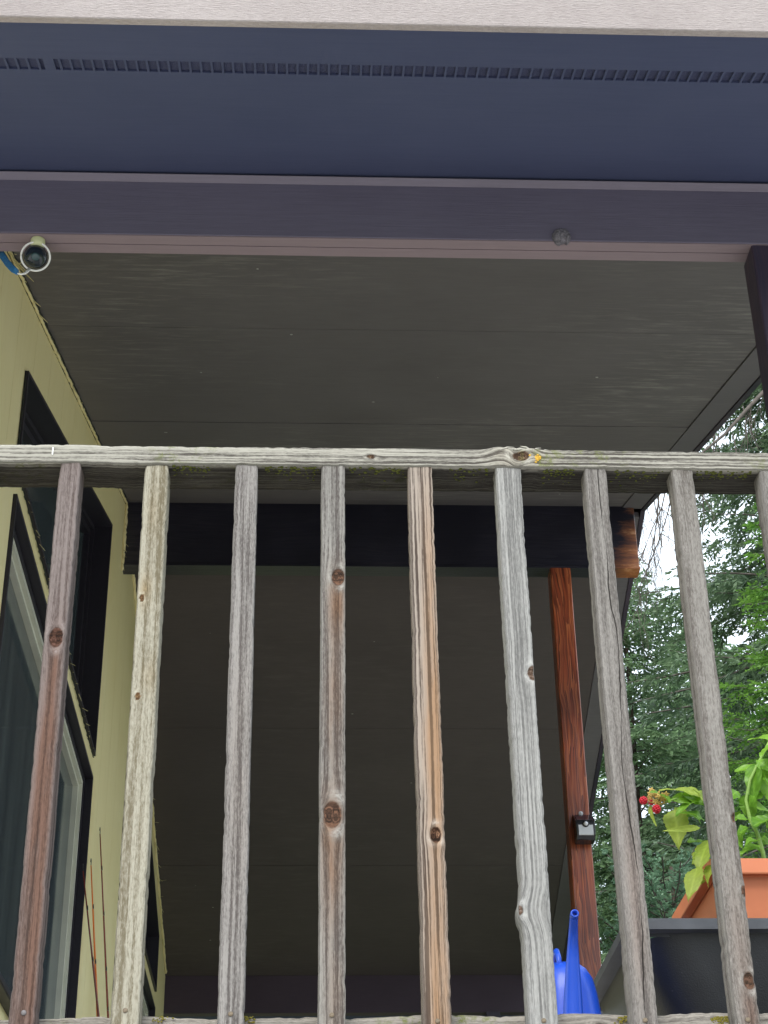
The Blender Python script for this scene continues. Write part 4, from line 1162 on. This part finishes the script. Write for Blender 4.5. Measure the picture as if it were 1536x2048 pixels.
def leaf_mesh(name, P0, D, Sd, L, Wd, tint, mat, parent):
    """rhombic leaves: arrays of base, direction, side, length, width"""
    n = len(P0)
    v = np.empty((n, 4, 3), np.float32)
    v[:, 0] = P0; v[:, 1] = P0 + D * (L * .5)[:, None] + Sd * (Wd / 2)[:, None]
    v[:, 2] = P0 + D * L[:, None]; v[:, 3] = P0 + D * (L * .5)[:, None] - Sd * (Wd / 2)[:, None]
    me = bpy.data.meshes.new(name); me.vertices.add(n * 4); me.vertices.foreach_set('co', v.ravel())
    me.loops.add(n * 4); me.loops.foreach_set('vertex_index', np.arange(n * 4, dtype=np.int32))
    me.polygons.add(n); me.polygons.foreach_set('loop_start', np.arange(0, n * 4, 4, dtype=np.int32))
    try: me.polygons.foreach_set('loop_total', np.full(n, 4, dtype=np.int32))
    except Exception: pass
    me.update(calc_edges=True)
    a = me.attributes.new('tint', 'FLOAT', 'POINT'); a.data.foreach_set('value', np.repeat(tint, 4).astype(np.float32))
    return link(name, me, mat, parent)


def conifer(x, y, z0, z1, zb, rad, label, mat, seed, nb=110, twig_gap=.09, leafs=14, ll=.055, lw=.016, droop=.35, tip_up=.1, twl=.42, name='conifer_tree', shape=1.0, azim=None, group='trees beyond the porch', cat='tree', lat=.7):
    """trunk, drooping limbs, side twigs and flat needle sprays; zb = height of the lowest limbs"""
    R = np.random.RandomState(seed)
    t = empty(name, (x, y, z0), label, cat, group)
    H = z1 - z0
    hts = zb + (z1 - zb) * np.sort(R.rand(nb)) ** 1.0
    bmt = bmesh.new()
    add_tube(bmt, [(x + .04 * math.sin(k), y, z0 - .1 + (H + .1) * k / 8) for k in range(9)], [max(.012, H * .012 * (1 - k / 8.3)) + (.06 if k == 0 else 0) for k in range(9)], 8)
    link('trunk', mesh_from_bm('trunk', bmt, True), MT['bark'], t)
    bml = bmesh.new()
    P, Dv, Sv, LL, WW, TT = [], [], [], [], [], []
    for b in range(nb):
        h = hts[b]; fr = (h - zb) / (z1 - zb)
        L = rad * (1 - fr) ** shape * R.uniform(.65, 1.12) + .12
        a = b * 2.399963 + R.uniform(-.4, .4) if azim is None else R.uniform(*azim)
        btint = R.uniform(-.2, .4)
        d0 = np.array([math.cos(a), math.sin(a), R.uniform(-.05, .35)])
        ns = 10
        s = np.linspace(0, 1, ns)
        pts = np.array([x, y, h]) + d0[None] * (s * L)[:, None]
        pts[:, 2] += -droop * L * s ** 1.6 + tip_up * L * s ** 4
        pts[:, :2] += np.cumsum(R.randn(ns, 2) * .012 * L, 0)
        add_tube(bml, [tuple(p) for p in pts], [max(.004, .011 * L * (1 - q_ * .9)) for q_ in s], 4, cap=False)
        nt_ = max(4, int(L / twig_gap))
        ts = np.linspace(.18, 1, nt_)
        tp = np.stack([np.interp(ts, s, pts[:, k]) for k in range(3)], 1)
        bd = norm(np.gradient(pts, axis=0)); td = np.stack([np.interp(ts, s, bd[:, k]) for k in range(3)], 1)
        for sg in (-1, 1):
            side = norm(np.cross(td, np.array([0, 0, 1.]))) * sg
            dirn = norm(td * R.uniform(.5, 1.0, (nt_, 1)) + side * lat + R.randn(nt_, 3) * .18 + np.array([0, 0, -.28 * droop * 2]))
            tl = twl * (.35 + .75 * np.sin(np.pi * np.clip(ts, 0, 1) ** .8)) * R.uniform(.5, 1.2, nt_) * min(1, L / 1.0 + .25)
            keep = R.rand(nt_) > .12
            for p_, d_, l_ in zip(tp[keep], dirn[keep], tl[keep]):
                m = max(4, int(leafs * l_ / twl))
                u = (np.arange(m) + .5) / m
                c = p_ + d_ * (u * l_)[:, None]; c[:, 2] -= .18 * l_ * u ** 2
                s1 = norm(np.cross(d_, np.array([0, 0, 1.])) + R.randn(3) * .35)
                for s2 in (-1, 1):
                    ld = norm(d_ * .9 + s1 * s2 * .75 + R.randn(m, 3) * .22 + np.array([0, 0, -.12]))
                    P.append(c); Dv.append(ld)
                    Sv.append(norm(np.cross(ld, np.array([0, 0, 1.]) + R.randn(m, 3) * .6)))
                    LL.append(ll * (1.15 - .7 * u) * R.uniform(.7, 1.3, m)); WW.append(np.full(m, lw) * R.uniform(.7, 1.2, m))
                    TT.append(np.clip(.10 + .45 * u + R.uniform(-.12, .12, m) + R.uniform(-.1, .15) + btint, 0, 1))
    tag(link('limbs', mesh_from_bm('limbs', bml, True), MT['twig'], t), kind='stuff')
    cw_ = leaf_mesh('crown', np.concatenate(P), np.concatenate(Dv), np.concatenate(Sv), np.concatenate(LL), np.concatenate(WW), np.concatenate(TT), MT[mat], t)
    tag(cw_, kind='stuff')
    return t, sum(len(p) for p in P)


tot = 0
TR_ = [
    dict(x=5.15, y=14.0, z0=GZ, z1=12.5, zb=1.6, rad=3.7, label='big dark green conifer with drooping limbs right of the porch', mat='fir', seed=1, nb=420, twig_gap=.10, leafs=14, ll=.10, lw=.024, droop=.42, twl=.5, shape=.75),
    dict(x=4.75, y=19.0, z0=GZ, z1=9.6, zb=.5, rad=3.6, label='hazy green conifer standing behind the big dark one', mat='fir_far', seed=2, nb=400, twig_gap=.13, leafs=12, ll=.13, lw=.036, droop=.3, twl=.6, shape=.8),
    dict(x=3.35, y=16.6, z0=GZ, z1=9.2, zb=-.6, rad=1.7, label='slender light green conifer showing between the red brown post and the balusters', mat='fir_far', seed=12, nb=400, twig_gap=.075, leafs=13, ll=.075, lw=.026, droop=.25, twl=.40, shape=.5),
    dict(x=3.72, y=11.3, z0=GZ, z1=7.1, zb=.2, rad=1.4, label='young bright green cedar in front of the dark conifer', mat='cedar', seed=3, nb=190, twig_gap=.055, leafs=14, ll=.05, lw=.017, droop=.15, twl=.32, shape=.6),
    dict(x=2.12, y=9.9, z0=GZ, z1=3.42, zb=-1.2, rad=.62, label='blue green juniper just behind the black tub', mat='juniper', seed=4, nb=260, twig_gap=.045, leafs=14, ll=.036, lw=.016, droop=-.35, twl=.22, shape=.35, name='juniper_tree'),
    dict(x=11.6, y=18.0, z0=GZ, z1=14.0, zb=.8, rad=3.9, label='tall conifer farther right outside the view', mat='fir', seed=5, nb=90, twig_gap=.2, leafs=8, ll=.16, lw=.06, droop=.4, twl=.7, shape=.8),
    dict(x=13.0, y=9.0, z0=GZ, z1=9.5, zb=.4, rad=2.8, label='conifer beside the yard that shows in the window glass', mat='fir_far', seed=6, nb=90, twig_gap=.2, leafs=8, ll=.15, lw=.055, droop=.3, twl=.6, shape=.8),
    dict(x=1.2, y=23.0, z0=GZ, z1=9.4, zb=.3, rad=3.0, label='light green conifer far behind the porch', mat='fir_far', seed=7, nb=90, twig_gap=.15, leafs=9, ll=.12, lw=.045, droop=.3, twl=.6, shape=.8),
]
for d in TR_:
    _, n_ = conifer(**d); tot += n_
# bare dead twigs hanging in front of the sky
bmT = bmesh.new(); R = random.Random(3)


def twig(p, d, L, r, depth, bm):
    pts = [Vector(p)]; dd = Vector(d).normalized(); n = 6
    for i in range(n):
        dd = (dd + Vector((R.uniform(-.25, .25), R.uniform(-.25, .25), R.uniform(-.25, .1)))).normalized()
        pts.append(pts[-1] + dd * L / n)
    add_tube(bm, pts, [r * (1 - .75 * i / n) for i in range(n + 1)], 4, cap=False)
    if depth:
        for i in range(1, n + 1):
            for _ in range(2 if depth > 1 else 1):
                if R.random() < .85:
                    nd = (dd + Vector((R.uniform(-.9, .9), R.uniform(-.6, .6), R.uniform(-.9, .2)))).normalized()
                    twig(pts[i], nd, L * R.uniform(.3, .55), r * .5, depth - 1, bm)


bare = empty('bare_branch', at(1620, 700, 12.4), 'bare grey branch with thin hanging dead twigs beside the roof edge', 'branch')
main = [at(1640, 660, 12.6), at(1580, 725, 12.4), at(1536, 775, 12.3), at(1500, 812, 12.2), at(1450, 868, 12.1), at(1405, 905, 12.0), at(1370, 935, 12.0), at(1325, 965, 12.0)]
add_tube(bmT, main, [.035, .028, .022, .018, .014, .011, .008, .005], 6)
for k, p in enumerate(main[1:]):
    for _ in range(4): twig(p + Vector((R.uniform(-.1, .1), 0, 0)), (R.uniform(-.6, .3), R.uniform(-.3, .3), -1), R.uniform(.35, .75), .006, 1, bmT)
for px in (1318, 1330, 1345, 1300):
    twig(at(px, 985, 12), (R.uniform(-.25, .1), 0, -1), R.uniform(.7, 1.1), .007, 2, bmT)
link('twigs', mesh_from_bm('twigs', bmT, True), MT['twig'], bare)

# far wood: one mass of foliage round the horizon
def far_wood():
    Rn = np.random.RandomState(9); P = []; n = 70000
    ang = Rn.uniform(0, 2 * math.pi, n)
    dist = Rn.uniform(48, 70, n)
    xx = np.cos(ang) * dist; yy = np.sin(ang) * dist + 5
    hgt = 6.0 + 2.6 * np.sin(ang * 23) + 2.0 * np.sin(ang * 57 + 1) + 1.2 * np.sin(ang * 131)
    zz = GZ + Rn.rand(n) ** .8 * np.clip(hgt, 2.5, 12)
    P = np.stack([xx, yy, zz], 1); D = norm(Rn.randn(n, 3) + np.array([0, 0, -.3])); Sd = norm(np.cross(D, Rn.randn(n, 3)))
    o = leaf_mesh('far_wood', P, D, Sd, Rn.uniform(.8, 1.8, n), Rn.uniform(.4, .9, n), Rn.rand(n), MT['forest'], None)
    tag(o, 'line of woodland far beyond the yard', kind='stuff')


far_wood()
print('leaves', tot)
